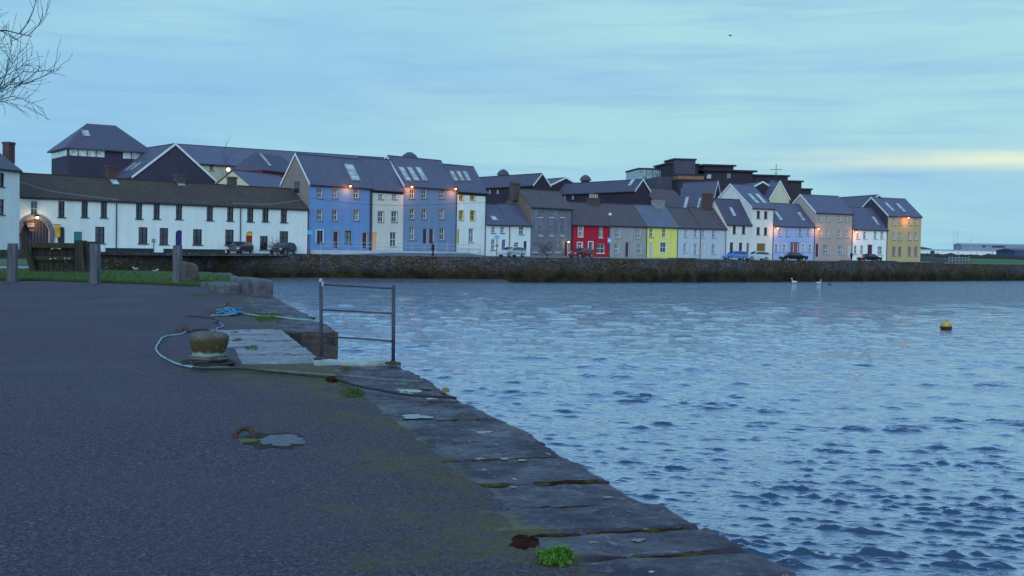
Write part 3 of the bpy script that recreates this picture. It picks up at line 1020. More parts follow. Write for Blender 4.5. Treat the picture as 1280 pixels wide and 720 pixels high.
# seawall material : rubble stones, weed band near the water, lichen on top
m, nt, b = newmat('rubble_seawall')
v = coords(nt, (1, 1, 1.5))
vo = N(nt, 'ShaderNodeTexVoronoi'); vo.inputs['Scale'].default_value = 2.7
vo2 = N(nt, 'ShaderNodeTexVoronoi', feature='DISTANCE_TO_EDGE'); vo2.inputs['Scale'].default_value = 2.7
nt.links.new(v, vo.inputs['Vector']); nt.links.new(v, vo2.inputs['Vector'])
bw = N(nt, 'ShaderNodeRGBToBW'); nt.links.new(vo.outputs['Color'], bw.inputs[0])
stone = mixc(nt, bw.outputs[0], (0.030, 0.018, 0.018), (0.20, 0.13, 0.10))
stone = mixc(nt, rng(nt, noi(nt, coords(nt), 0.09, 3), 0.45, 0.6), stone, mixc(nt, bw.outputs[0], (0.055, 0.045, 0.065), (0.19, 0.165, 0.20)))
stone = mixc(nt, rng(nt, noi(nt, coords(nt), 0.35, 5), 0.45, 0.66), stone, (0.075, 0.068, 0.03))
jo = rng(nt, vo2.outputs['Distance'], 0.0, 0.07, 1.0, 0.0)
stone = mixc(nt, jo, stone, (0.025, 0.018, 0.018))
gm = N(nt, 'ShaderNodeNewGeometry'); sp = N(nt, 'ShaderNodeSeparateXYZ')
nt.links.new(gm.outputs['Position'], sp.inputs[0])
zz = mth(nt, 'ADD', sp.outputs[2], mth(nt, 'MULTIPLY', mth(nt, 'SUBTRACT', noi(nt, coords(nt), 0.5, 5), 0.5), 1.6))
weed = rng(nt, zz, -1.55, -0.35, 1.0, 0.0)
weedc = mixc(nt, rng(nt, noi(nt, coords(nt), 0.8, 6), 0.4, 0.6), (0.014, 0.009, 0.007), (0.050, 0.036, 0.011))
col = mixc(nt, weed, stone, weedc)
nt.links.new(col, b.inputs['Base Color']); b.inputs['Roughness'].default_value = .9
b.inputs['Specular IOR Level'].default_value = .2
bump(nt, b, rng(nt, vo2.outputs['Distance'], 0, .15), .8, .08)
SEA = m


def wallstrip(pts, zt, zb, thick, name, mat, label, cat, jit=.12, seed=0):
    g = MB()
    n = len(pts)
    rows = 9
    base = len(g.v)
    nr = []
    for i in range(n):
        d = (pts[min(i + 1, n - 1)] - pts[max(i - 1, 0)]).normalized()
        nr.append(Vector((d.y, -d.x)))
    for i in range(n):
        p = pts[i]
        topz = zt(i / (n - 1), i) if callable(zt) else zt
        for r in range(rows):
            f = r / (rows - 1)
            z = topz + (zb - topz) * f
            q = Vector((p.x, p.y, z))
            off = jit * noise.noise(q * .9 + Vector((seed, 0, 0))) + .25 * f
            w = Vector((p.x, p.y)) + nr[i] * off
            g.v.append((w.x, w.y, z + (.05 * noise.noise(q * 2.1) if r == 0 else 0)))
        bk = Vector((p.x, p.y)) - nr[i] * thick
        g.v.append((bk.x, bk.y, topz + .04 * noise.noise(Vector((bk.x, bk.y, 3)) * 2)))
        g.v.append((bk.x, bk.y, ST - .3))
    R_ = rows + 2
    for i in range(n - 1):
        a, b_ = i * R_, (i + 1) * R_
        for r in range(rows - 1):
            g.f.append([a + r, a + r + 1, b_ + r + 1, b_ + r]); g.mi.append(0)
        g.f.append([a + rows, a, b_, b_ + rows]); g.mi.append(0)
        g.f.append([a + rows + 1, a + rows, b_ + rows, b_ + rows + 1]); g.mi.append(0)
    o = g.build(name, mat)
    tag(o, label, cat)
    return o


allp = wline(.8)
def tz(i):
    x = allp[i].x / allp[i].y * F + 640
    z = 0.54 + .06 * noise.noise(Vector((i * .11, 0, 0)))
    if 840 < x < 872 or 1054 < x < 1120:
        z += .18
    if 470 < x < 600:
        z -= .05
    if x > 1180:
        z -= .16
    return z
split = [i for i, p in enumerate(allp) if p.x / p.y * F + 640 > 514][0]
wallstrip(allp[:split + 1], lambda f, i: tz(i), -3.0, .6, 'seawall', SEA, 'mossy brown rubble seawall below the long white terrace', 'seawall', seed=1)
o = wallstrip(allp[split:], lambda f, i: tz(min(i + split, len(allp) - 1)), -3.0, .6, 'seawall', SEA, 'long dark-footed rubble seawall below the coloured houses', 'seawall', seed=3)
# concrete coping pieces on the parapet
t = None
# muddy strip at the foot of the wall
g = MB()
pts = [p for p in allp if 300 < p.x / p.y * F + 640 < 640]
n = len(pts)
rows = []
for i, p in enumerate(pts):
    px = p.x / p.y * F + 640
    w = (3.6 if px < 620 else 1.2) * (0.75 + .5 * noise.noise(Vector((i * .07, 1, 0))))
    if i in (0, n - 1):
        w = .3
    rows.append([(p.x + .1, p.y - .1, WATER + .28), (p.x + w * .45, p.y - w * .55, WATER + .13), (p.x + w * .8, p.y - w * .95, WATER - .12)])
for r in rows:
    g.v += r
for i in range(n - 1):
    for k in range(2):
        g.f.append([i * 3 + k, i * 3 + k + 1, (i + 1) * 3 + k + 1, (i + 1) * 3 + k]); g.mi.append(0)
struct(g.build('mud_bank', M('wet_mud', (0.13, 0.115, 0.125), (0.08, 0.07, 0.08), 1.5, rough=.4, bmp=.3)))

# ------------------------------------------------------------------ terrace plinth, ramp and railing in front of the tall houses
A = at(387, 300, 143.8); B = at(571, 300, 162.4)
d = (B - A); d.z = 0; L = d.length; d.normalize()
ang = math.atan2(d.y, d.x)
t = thing('raised_terrace', 'raised pale walkway with a ramp along the doors of the tall blue and cream houses', 'raised walkway', (A.x, A.y, ST), ang)
m = MB(); m.box(0, L, -2.2, -.25, 0, .62); m.build('plinth', M('pale_plinth', (0.62, 0.61, 0.66), (0.5, 0.49, 0.55), 1), t)
m = MB()
m.add([(-.2, -3.8, 0), (L + 4, -3.8, 0), (L + 4, -2.21, 0), (-.2, -2.21, 0), (L * .45, -3.8, .42), (L * .95, -3.8, .42), (L * .95, -2.21, .42), (L * .45, -2.21, .42)],
      [(0, 1, 5, 4), (1, 2, 6, 5), (2, 3, 7, 6), (3, 0, 4, 7), (4, 5, 6, 7), (3, 2, 1, 0)])
m.build('ramp', M('blue_grey_ramp', (0.2, 0.21, 0.28), (0.15, 0.16, 0.22), 1), t)
RAILP = M('pale_rail_paint', (0.50, 0.49, 0.55))
t = thing('terrace_railing', 'long pale metal railing along the raised walkway before the tall houses', 'railing', (A.x, A.y, ST), ang)
m = MB()
for z in (1.12, 1.6):
    m.tube([(0, -2.1, z), (L + 2.5, -2.1, z)], .03, 5)
m.build('rail', RAILP, t)
for i in range(14):
    x = (L + 2.5) * i / 13
    m = MB(); m.tube([(x, -2.1, .0 if x > L else .6), (x, -2.1, 1.62)], .03, 5)
    m.build('post', RAILP, t)
# short lower rail near the ramp's end
P1 = at(555, 312, 150); P2 = at(600, 314, 152)
t = thing('street_railing', 'short pale railing with legs standing on the street near the yellow door', 'railing', (P1.x, P1.y, ST), math.atan2(P2.y - P1.y, P2.x - P1.x))
Lr = math.hypot(P2.x - P1.x, P2.y - P1.y)
m = MB(); m.tube([(0, 0, .95), (Lr, 0, .95)], .035, 5); m.tube([(0, 0, .5), (Lr, 0, .5)], .03, 5); m.build('rail', GREYTRIM, t)
for i in range(4):
    m = MB(); m.tube([(Lr * i / 3, 0, 0), (Lr * i / 3, 0, .97)], .035, 5); m.build('leg', GREYTRIM, t)

# ------------------------------------------------------------------ world
w = bpy.data.worlds.new('World')
sc.world = w
w.use_nodes = True
nt = w.node_tree
bg = nt.nodes['Background']
bg.inputs['Strength'].default_value = 0.1
sky = N(nt, 'ShaderNodeTexSky', sky_type='NISHITA')
sky.sun_disc = False
SUN_EL, SUN_AZ = 32, 200
sky.sun_elevation = R(8)
sky.sun_rotation = R(SUN_AZ)
sky.air_density = 1.5; sky.dust_density = 2.0; sky.ozone_density = 4
tc = N(nt, 'ShaderNodeTexCoord')
sp = N(nt, 'ShaderNodeSeparateXYZ'); nt.links.new(tc.outputs['Generated'], sp.inputs[0])
# left-right: slow change of cloud colour with azimuth
lr = rng(nt, sp.outputs[0], -0.38, 0.16)
base = mixc(nt, lr, (3.1, 6.3, 8.8), (4.3, 7.6, 8.4))
# horizon slightly deeper blue-grey on the left
el = sp.outputs[2]
hz = rng(nt, el, 0.0, 0.10, 1.0, 0.0)
base = mixc(nt, mth(nt, 'MULTIPLY', hz, 0.45), base, (2.9, 6.2, 8.7))
def cl(scale, sc_, detail=6, dist=0.4, off=(0, 0, 0)):
    mp = N(nt, 'ShaderNodeMapping'); mp.inputs['Scale'].default_value = scale; mp.inputs['Location'].default_value = off
    mp.inputs['Rotation'].default_value = (0, R(4), 0)
    nt.links.new(tc.outputs['Generated'], mp.inputs[0])
    return noi(nt, mp.outputs[0], sc_, detail, 0.55, dist)
n1 = cl((1, 1, 5.5), 2.2)
base = mixc(nt, mth(nt, 'MULTIPLY', rng(nt, n1, 0.46, 0.66), 0.62), base, (2.95, 5.6, 8.9))
n2 = cl((1, 1, 7), 3.1, off=(3, 1, 2))
base = mixc(nt, mth(nt, 'MULTIPLY', rng(nt, n2, 0.48, 0.68), 0.55), base, (4.6, 8.0, 8.6))
n2b = cl((1, 1, 14), 5.5, off=(7, 4, 1))
base = mixc(nt, mth(nt, 'MULTIPLY', rng(nt, n2b, 0.5, 0.68), 0.42), base, (2.8, 5.2, 8.2))
# pale yellow break low in the west (right)
n3 = cl((1, 1, 16), 3.0, off=(1, 5, 2.5))
band = mth(nt, 'MULTIPLY', rng(nt, el, 0.064, 0.073), rng(nt, el, 0.076, 0.088, 1, 0))
side = rng(nt, sp.outputs[0], 0.12, 0.40)
yb = mth(nt, 'MULTIPLY', mth(nt, 'MULTIPLY', band, side), rng(nt, n3, 0.34, 0.54))
base = mixc(nt, mth(nt, 'MULTIPLY', yb, 1.0, clamp=True), base, (8.6, 9.8, 7.7))
band2 = mth(nt, 'MULTIPLY', rng(nt, el, 0.115, 0.13), rng(nt, el, 0.13, 0.15, 1, 0))
yb2 = mth(nt, 'MULTIPLY', mth(nt, 'MULTIPLY', band2, side), rng(nt, n3, 0.42, 0.6))
base = mixc(nt, mth(nt, 'MULTIPLY', yb2, .6), base, (5.6, 8.4, 7.6))
# deeper, bluer overhead
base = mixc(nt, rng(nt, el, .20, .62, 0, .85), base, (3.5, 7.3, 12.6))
# a little of the clear sky shines through the cloud layer
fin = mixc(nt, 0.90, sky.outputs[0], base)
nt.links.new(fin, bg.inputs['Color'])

sd = bpy.data.lights.new('sun', 'SUN')
sd.energy = 1.35
sd.angle = R(40)
sd.color = (0.70, 0.92, 1.0)
so = bpy.data.objects.new('sun', sd)
COL.objects.link(so)
so.rotation_euler = Euler((R(90 - SUN_EL), 0, R(180 - SUN_AZ)), 'XYZ')
# sun travels along -Z of the lamp; SUN_AZ measured so that it stands behind the camera
so.rotation_euler = Euler((R(72), 0, R(-14)), 'XYZ')
so.location = (-10, -30, 40)

# ------------------------------------------------------------------ water
rad = []
Hc = CAMZ - WATER
# rows by depression
k = 780.0
while k > 24:
    rad.append(Hc * F / k)
    k -= 1.0 if k > 420 else (0.62 if k > 200 else 0.5)
rad = [4.0, 6.0] + rad
near_n = len(rad)
rad += [265, 330, 420, 600, 1000, 2000, 4000]
rad = np.array(rad)
th = np.linspace(R(-40), R(40), 1180)
RR, TT = np.meshgrid(rad, th, indexing='ij')
X = RR * np.sin(TT); Y = RR * np.cos(TT)
Z = np.zeros_like(X)
DX = np.zeros_like(X); DY = np.zeros_like(X)
rs = np.random.RandomState(5)
spacing = np.gradient(rad)[:, None]
def fade(lam):
    return np.clip((lam / (spacing + 1e-6) - 2.0) / 1.5, 0, 1) * (RR < 260)
# slow patches of stronger / weaker chop
def patch(seed, lam):
    q = np.random.RandomState(seed)
    s = np.zeros_like(X)
    for i in range(7):
        a = q.uniform(0, 2 * np.pi); l = lam * q.uniform(.6, 1.6)
        s += np.sin((X * np.cos(a) + Y * np.sin(a)) * 2 * np.pi / l + q.uniform(0, 6.28))
    return np.clip(.8 + s / 11, 0.5, 1.25)
g1, g2 = patch(1, 9), patch(2, 3.2)
for i in range(170):
    lam = 0.15 * (20 ** rs.uniform(0, 1) ** 1.4)
    a = R(-100) + rs.normal(0, .33)
    kx, ky = np.cos(a), np.sin(a)
    amp = 0.0038 * lam ** 0.50 * rs.uniform(.5, 1.4)
    if lam > .9:
        amp = amp * (.20 + 1.0 * np.clip((RR - 22) / 40, 0, 1))
    kk = 2 * np.pi / lam
    f_ = fade(lam)
    if f_.max() == 0:
        continue
    ph = (X * kx + Y * ky) * kk + rs.uniform(0, 6.28) + .8 * np.sin(X * .31 + Y * .17 + i) * (1 if lam > .6 else .5)
    g_ = (g1 if i % 2 else g2) * f_ * amp
    Z += g_ * np.cos(ph)
    DX -= g_ * np.sin(ph) * kx * .8
    DY -= g_ * np.sin(ph) * ky * .8
# sharpen crests
sg_ = Z[(RR < 40)].std()
print('SIGMA', sg_)
Z = sg_ * (np.exp(.62 * np.clip(Z / sg_, -3, 3.0)) - 1.2) / .62 * .8
co = np.stack([X + DX, Y + DY, WATER + Z], -1).reshape(-1, 3)
nr_, nc_ = X.shape
idx = np.arange(nr_ * nc_).reshape(nr_, nc_)
fc = np.stack([idx[:-1, :-1], idx[:-1, 1:], idx[1:, 1:], idx[1:, :-1]], -1).reshape(-1, 4)[:, ::-1]
me = bpy.data.meshes.new('water')
me.vertices.add(len(co)); me.vertices.foreach_set('co', co.astype(np.float32).ravel())
me.loops.add(fc.size); me.loops.foreach_set('vertex_index', fc.astype(np.int32).ravel())
me.polygons.add(len(fc)); me.polygons.foreach_set('loop_start', np.arange(0, fc.size, 4, dtype=np.int32))
me.polygons.foreach_set('use_smooth', np.ones(len(fc), dtype=bool))
me.update(calc_edges=True)
m, nt, b = newmat('river_water')
nt.nodes.remove(b)
out = [n for n in nt.nodes if n.type == 'OUTPUT_MATERIAL'][0]
v = coords(nt, (.8, 1.6, 1))
h1 = noi(nt, v, 3.0, 5, .62, .6)
h3 = noi(nt, coords(nt, (.22, .7, 1)), 1.0, 6, .7, .4)
sy = N(nt, 'ShaderNodeSeparateXYZ'); nt.links.new(coords(nt), sy.inputs[0])
far_w = rng(nt, sy.outputs[1], 28, 75)
h4 = noi(nt, coords(nt, (.30, .85, 1)), 1.6, 5, .6, .5)
h5 = noi(nt, coords(nt, (.10, .30, 1)), 1.3, 5, .6, .5)
h = mth(nt, 'ADD', mth(nt, 'MULTIPLY', h1, .6), mth(nt, 'MULTIPLY', h3, 2.0))
h = mth(nt, 'ADD', h, mth(nt, 'MULTIPLY', far_w, mth(nt, 'ADD', mth(nt, 'MULTIPLY', h4, 7.5), mth(nt, 'MULTIPLY', h5, 13.0))))
bn = N(nt, 'ShaderNodeBump'); bn.inputs['Strength'].default_value = .7; bn.inputs['Distance'].default_value = .07
nt.links.new(h, bn.inputs['Height'])
df = N(nt, 'ShaderNodeBsdfDiffuse'); df.inputs['Color'].default_value = (0.026, 0.052, 0.10, 1)
gl = N(nt, 'ShaderNodeBsdfGlossy'); gl.inputs['Roughness'].default_value = .045
nt.links.new(bn.outputs[0], df.inputs['Normal']); nt.links.new(bn.outputs[0], gl.inputs['Normal'])
lw = N(nt, 'ShaderNodeLayerWeight'); lw.inputs['Blend'].default_value = .5
nt.links.new(bn.outputs[0], lw.inputs['Normal'])
fr = rng(nt, lw.outputs['Facing'], .45, .82, .04, .74)
gl.inputs['Color'].default_value = (.92, .93, 1.0, 1)
mx = N(nt, 'ShaderNodeMixShader')
nt.links.new(fr, mx.inputs[0]); nt.links.new(df.outputs[0], mx.inputs[1]); nt.links.new(gl.outputs[0], mx.inputs[2])
nt.links.new(mx.outputs[0], out.inputs['Surface'])
me.materials.append(m)
wo = bpy.data.objects.new('water', me)
COL.objects.link(wo)
struct(wo)
WATERMAT = m

# ------------------------------------------------------------------ the quay (frame: x outward, y along the edge)
def qroot(o):
    o.location = E0
    o.rotation_euler = (0, 0, YAW)
    return o


NOTCH = (qpt(402, 455).y + .25, qpt(400, 413.5).y)   # along-edge range of the stair notch
print('NOTCH', NOTCH)
NW = 1.02  # notch width
# asphalt
m, nt, b = newmat('asphalt')
v = coords(nt)
fine = N(nt, 'ShaderNodeTexVoronoi'); fine.inputs['Scale'].default_value = 72; nt.links.new(v, fine.inputs['Vector'])
bwf = N(nt, 'ShaderNodeRGBToBW'); nt.links.new(fine.outputs['Color'], bwf.inputs[0])
c = mixc(nt, rng(nt, bwf.outputs[0], .2, .85), (0.010, 0.006, 0.011), (0.235, 0.155, 0.225))
mid = noi(nt, v, 22, 8, .8)
c = mixc(nt, rng(nt, mid, .42, .54, .0, .75), c, (0.046, 0.034, 0.050))
c = mixc(nt, rng(nt, noi(nt, v, 26, 3, .7), .58, .70, 0, .7), c, (0.22, 0.19, 0.23))
crk = noi(nt, v, 1.3, 4, .55, .8)
crm = mth(nt, 'MULTIPLY', rng(nt, mth(nt, 'ABSOLUTE', mth(nt, 'SUBTRACT', crk, .5)), .0012, .0035, 1, 0), rng(nt, noi(nt, v, .9, 3), .56, .6))
c = mixc(nt, crm, c, (0.012, 0.008, 0.014))
big = noi(nt, v, .35, 6, .6)
c = mixc(nt, mth(nt, 'MULTIPLY', rng(nt, big, .42, .66), .45), c, (0.036, 0.022, 0.042))
spx = N(nt, 'ShaderNodeSeparateXYZ'); nt.links.new(v, spx.inputs[0])
# thin pale scratches and grit specks
gr = N(nt, 'ShaderNodeTexVoronoi'); gr.inputs['Scale'].default_value = 4.5; nt.links.new(v, gr.inputs['Vector'])
c = mixc(nt, rng(nt, gr.outputs['Distance'], .03, .045, 1, 0), c, (0.34, 0.33, 0.36))
# moss growing beside the kerb stones and around the bollard
edge = rng(nt, spx.outputs[0], -2.9, -1.0)
far_ = rng(nt, spx.outputs[1], 5.0, 8.0)
mo = noi(nt, coords(nt, (1, 1, 1)), 1.15, 8, .72, .5)
mo2 = noi(nt, v, 7, 6, .75)
lim = mth(nt, 'ADD', mth(nt, 'MULTIPLY', edge, .20), mth(nt, 'ADD', mo, mth(nt, 'MULTIPLY', mth(nt, 'SUBTRACT', mo2, .5), .8)))
bx, by = toq(onz(255, 459))
dist = N(nt, 'ShaderNodeVectorMath', operation='DISTANCE'); nt.links.new(v, dist.inputs[0]); dist.inputs[1].default_value = (bx + .9, by - .2, 0)
near_b = rng(nt, dist.outputs['Value'], .3, 3.0, .24, 0)
lim = mth(nt, 'ADD', lim, near_b)
mf = rng(nt, lim, .63, .78)
mc = mixc(nt, rng(nt, mo2, .4, .62), (0.165, 0.135, 0.018), (0.075, 0.06, 0.02))
bz = mth(nt, 'MULTIPLY', rng(nt, mth(nt, 'ADD', edge, mth(nt, 'SUBTRACT', mo, .5)), .25, .9), rng(nt, mo2, .40, .56))
c = mixc(nt, mth(nt, 'MULTIPLY', bz, .45), c, (0.085, 0.058, 0.034))
c = mixc(nt, mth(nt, 'MULTIPLY', mf, .62), c, mc)
nt.links.new(c, b.inputs['Base Color'])
nt.links.new(rng(nt, big, .4, .65, .75, .55), b.inputs['Roughness'])
b.inputs['Specular IOR Level'].default_value = .16
hh = mth(nt, 'ADD', mth(nt, 'MULTIPLY', fine.outputs['Distance'], -1), mth(nt, 'MULTIPLY', mid, .6))
bump(nt, b, hh, .9, .02)
ASPH = m
g = MB()
ey_ = [-12 + .12 * i for i in range(int(74 / .12) + 1)]
ex_ = [-1.03 + .10 * noise.noise(Vector((0, y_ * .8, 2))) + .05 * noise.noise(Vector((0, y_ * 4, 5))) - (.09 if NOTCH[0] - .6 < y_ < NOTCH[1] + .6 else 0) for y_ in ey_]
for i in range(len(ey_) - 1):
    g.quad((-45, ey_[i], 0), (ex_[i] - .06, ey_[i], 0), (ex_[i + 1] - .06, ey_[i + 1], 0), (-45, ey_[i + 1], 0))
    g.quad((ex_[i] - .06, ey_[i], 0), (ex_[i], ey_[i], -.012), (ex_[i + 1], ey_[i + 1], -.012), (ex_[i + 1] - .06, ey_[i + 1], 0))
    g.quad((ex_[i], ey_[i], -.012), (ex_[i], ey_[i], -.06), (ex_[i + 1], ey_[i + 1], -.06), (ex_[i + 1], ey_[i + 1], -.012))
o = struct(qroot(g.build('quay_surface', ASPH)))

# quay masonry below, with the notch
m, nt, b = newmat('quay_masonry')
v = coords(nt, (1, 1, 1))
se = N(nt, 'ShaderNodeSeparateXYZ'); nt.links.new(v, se.inputs[0])
cm_ = N(nt, 'ShaderNodeCombineXYZ')
wob_ = mth(nt, 'MULTIPLY', mth(nt, 'SUBTRACT', noi(nt, v, 4, 4), .5), .22)
nt.links.new(mth(nt, 'ADD', mth(nt, 'ADD', se.outputs[0], se.outputs[1]), wob_), cm_.inputs[0]); nt.links.new(mth(nt, 'ADD', se.outputs[2], wob_), cm_.inputs[1])
br = N(nt, 'ShaderNodeTexBrick'); nt.links.new(cm_.outputs[0], br.inputs['Vector'])
br.inputs['Scale'].default_value = 1; br.inputs['Brick Width'].default_value = .38; br.inputs['Row Height'].default_value = .13; br.inputs['Mortar Size'].default_value = .014
n_ = noi(nt, v, 3, 7, .7)
c = mixc(nt, rng(nt, n_, .35, .65), (0.050, 0.034, 0.030), (0.12, 0.085, 0.075))
c = mixc(nt, mth(nt, 'MULTIPLY', br.outputs['Fac'], .35), c, (0.022, 0.015, 0.015))
nt.links.new(c, b.inputs['Base Color']); b.inputs['Roughness'].default_value = .85
bump(nt, b, mth(nt, 'SUBTRACT', n_, mth(nt, 'MULTIPLY', br.outputs['Fac'], .5)), .9, .05)
QM = m
g = MB()
def wallpatch(p0, p1, z0, z1, step=.35, jit=.05):
    p0, p1 = Vector(p0), Vector(p1)
    L_ = (p1 - p0).length; n = max(1, int(L_ / step)); r = max(1, int((z1 - z0) / step))
    d_ = (p1 - p0).normalized(); nn = Vector((d_.y, -d_.x, 0))
    o_ = len(g.v)
    for i in range(n + 1):
        for j in range(r + 1):
            q = p0 + (p1 - p0) * i / n + Vector((0, 0, z0 + (z1 - z0) * j / r))
            k_ = 0 if (i in (0, n) or j == r) else jit * noise.noise(q * 2.3)
            g.v.append(tuple(q + nn * k_))
    for i in range(n):
        for j in range(r):
            a = o_ + i * (r + 1) + j
            g.f.append([a, a + r + 1, a + r + 2, a + 1]); g.mi.append(0)
wallpatch((-.02, -12, 0), (-.02, NOTCH[0], 0), -3.5, -.06)
wallpatch((-.02, NOTCH[1], 0), (-.02, 62, 0), -3.5, -.06)
wallpatch((-.02, NOTCH[0], 0), (-NW, NOTCH[0], 0), -3.5, -.03)
wallpatch((-NW, NOTCH[0], 0), (-NW, NOTCH[1], 0), -3.5, -.03)
wallpatch((-NW, NOTCH[1], 0), (-.02, NOTCH[1], 0), -3.5, -.03)
wallpatch((-.02, 62, 0), (-45, 62, 0), -3.5, -.03, 1.0)
# solid core just under the kerb stones
g.quad((-1.3, -12, -.09), (-.03, -12, -.09), (-.03, NOTCH[0], -.09), (-1.3, NOTCH[0], -.09))
g.quad((-1.3, NOTCH[1], -.05), (-.03, NOTCH[1], -.05), (-.03, 62, -.05), (-1.3, 62, -.05))
struct(qroot(g.build('quay_wall', QM)))
# steps going down inside the notch towards the near end
g = MB()
ns = 9
for i in range(ns):
    y1 = NOTCH[1] - .9 - i * .42
    g.box(-NW + .01, -.03, y1 - .42, y1, -3.4, -1.25 - i * .19)
g.box(-NW + .01, -.03, NOTCH[1] - .9, NOTCH[1] - .01, -3.4, -1.08)
struct(qroot(g.build('quay_steps', QM)))

# kerb stones
m, nt, b = newmat('kerb_stone')
v = coords(nt)
n1 = noi(nt, v, 1.6, 8, .7, .4)
n2 = noi(nt, v, 13, 6, .7)
n4 = noi(nt, coords(nt, (1.2, 1.7, 1)), 2.4, 8, .72, .8)
c = mixc(nt, rng(nt, n1, .35, .65), (0.030, 0.021, 0.034), (0.085, 0.060, 0.086))
c = mixc(nt, rng(nt, n4, .45, .7), c, (0.035, 0.027, 0.04))
c = mixc(nt, rng(nt, n2, .57, .70), c, (0.21, 0.18, 0.225))
li = N(nt, 'ShaderNodeTexVoronoi'); li.inputs['Scale'].default_value = 3.1; nt.links.new(coords(nt, (1, 1.3, 1)), li.inputs['Vector'])
c = mixc(nt, rng(nt, mth(nt, 'ADD', li.outputs['Distance'], mth(nt, 'MULTIPLY', n2, .06)), .075, .1, .8, 0), c, (0.40, 0.42, 0.46))
spx = N(nt, 'ShaderNodeSeparateXYZ'); nt.links.new(v, spx.inputs[0])
ms = mth(nt, 'ADD', noi(nt, v, 2.3, 8, .72, .5), mth(nt, 'MULTIPLY', rng(nt, spx.outputs[0], -.7, -1.10, 0, .2), rng(nt, spx.outputs[0], -1.5, -1.25)))
c = mixc(nt, mth(nt, 'MULTIPLY', rng(nt, ms, .64, .74), .85), c, (0.085, 0.085, 0.02))
low = rng(nt, spx.outputs[2], -.040, -.058)
c = mixc(nt, low, c, mixc(nt, rng(nt, noi(nt, v, 3.0, 4), .5, .6), (0.035, 0.025, 0.022), (0.09, 0.075, 0.02)))
nt.links.new(c, b.inputs['Base Color'])
nt.links.new(rng(nt, n1, .4, .6, .75, .45), b.inputs['Roughness'])
b.inputs['Specular IOR Level'].default_value = .28
bump(nt, b, mth(nt, 'ADD', mth(nt, 'ADD', n2, mth(nt, 'MULTIPLY', n1, 2.0)), mth(nt, 'MULTIPLY', n4, 1.2)), .6, .02)
KERB = m


m, nt, b = newmat('pale_wet_slab')
v = coords(nt)
c = mixc(nt, rng(nt, noi(nt, v, 2.2, 8, .75, .6), .38, .62), (0.24, 0.215, 0.27), (0.09, 0.075, 0.10))
c = mixc(nt, rng(nt, noi(nt, v, 11, 7, .75), .46, .62), c, (0.07, 0.055, 0.070))
c = mixc(nt, rng(nt, noi(nt, v, 1.4, 8, .72, .4), .56, .66), c, (0.09, 0.085, 0.025))
nt.links.new(c, b.inputs['Base Color']); b.inputs['Roughness'].default_value = .42
bump(nt, b, noi(nt, v, 9, 8, .7), .7, .02)
SLABM = m


def slab(g, x0, x1, y0, y1, dz=0.0, seed=0, nx=26, ny=16, sag=0.0, skew=0.0, edge_drop=.035):
    dn = 40 if y0 < 12 else 18
    nx = max(8, int((x1 - x0) * dn)); ny = max(6, int((y1 - y0) * dn))
    o = len(g.v)
    for j in range(ny + 1):
        for i in range(nx + 1):
            u, v_ = i / nx, j / ny
            x = x0 + (x1 - x0) * u
            y = y0 + (y1 - y0) * v_ + skew * (u - .5)
            ed = min(u * (x1 - x0), (1 - u) * (x1 - x0), v_ * (y1 - y0), (1 - v_) * (y1 - y0))
            q = Vector((x, y, seed * 3.1))
            z = dz + .016 * noise.noise(q * 1.7) + .014 * noise.noise(q * 5) + .009 * noise.noise(q * 13) + .004 * noise.noise(q * 30)
            z -= edge_drop * max(0, 1 - ed / .03) ** 2
            if u > .86:
                z -= sag * ((u - .86) / .14) ** 2
            wv = (.045 if y0 < 3 else .025) * noise.noise(q * 2.6) + .014 * noise.noise(q * 9)
            if j in (0, ny):
                y += wv
            if i == nx:
                x += wv * 2.2 - .03 * max(0, noise.noise(Vector((y * 1.1, 7, 7))))
            g.v.append((x, y, z))
    for j in range(ny):
        for i in range(nx):
            a = o + j * (nx + 1) + i
            g.f.append([a, a + 1, a + nx + 2, a + nx + 1]); g.mi.append(0)
    # skirt on the outer side and ends
    rim = [o + ny * (nx + 1) + i for i in range(nx + 1)]
    side = [o + j * (nx + 1) + nx for j in range(ny + 1)]
    back = [o + i for i in range(nx + 1)]
    for chain, rev in ((rim, False), (side, True), (back, True)):
        k0 = len(g.v)
        for i_ in chain:
            x, y, z = g.v[i_]
            g.v.append((x, y, z - .22))
        for i_ in range(len(chain) - 1):
            f_ = [chain[i_], chain[i_ + 1], k0 + i_ + 1, k0 + i_]
            g.f.append(f_); g.mi.append(0)


g = MB()
random.seed(21)
jy = [qpt(660, y).y for y in (786, 742, 700, 666, 633, 600, 570)]
ys = [-6, -4.6, -3.2, -2.0] + [j for j in jy if j > -1.6]
y = ys[-1]
while y < 60:
    y += random.uniform(.6, 1.7) * (1 if y < 25 else 1.3)
    ys.append(y)
for i in range(len(ys) - 1):
    gp = .036 if ys[i] < 1.6 else random.choice([.003, .004, .008, .012])
    a, b_ = ys[i] + gp, ys[i + 1] - gp
    if NOTCH[0] - .5 < b_ and a < NOTCH[1] and not (b_ <= NOTCH[0] or a >= NOTCH[1]):
        if a < NOTCH[0] - .12:
            b_ = NOTCH[0] - .0
        elif b_ > NOTCH[1] + .12:
            a = NOTCH[1]
        else:
            continue
    out = random.uniform(-.03, .05)
    inn = -1.27
    if b_ < 1.4:
        out += .03
    slab(g, inn, out, a, b_, (random.uniform(-.022, .012) if b_ < 3 else random.uniform(-.010, .010)) - .016, i, sag=random.choice([0, .02, .04]), skew=random.uniform(-.05, .05), edge_drop=.035 if b_ < 2.2 else random.choice([.008, .012, .03]))
struct(qroot(g.build('kerb_stones', KERB)))
g = MB()
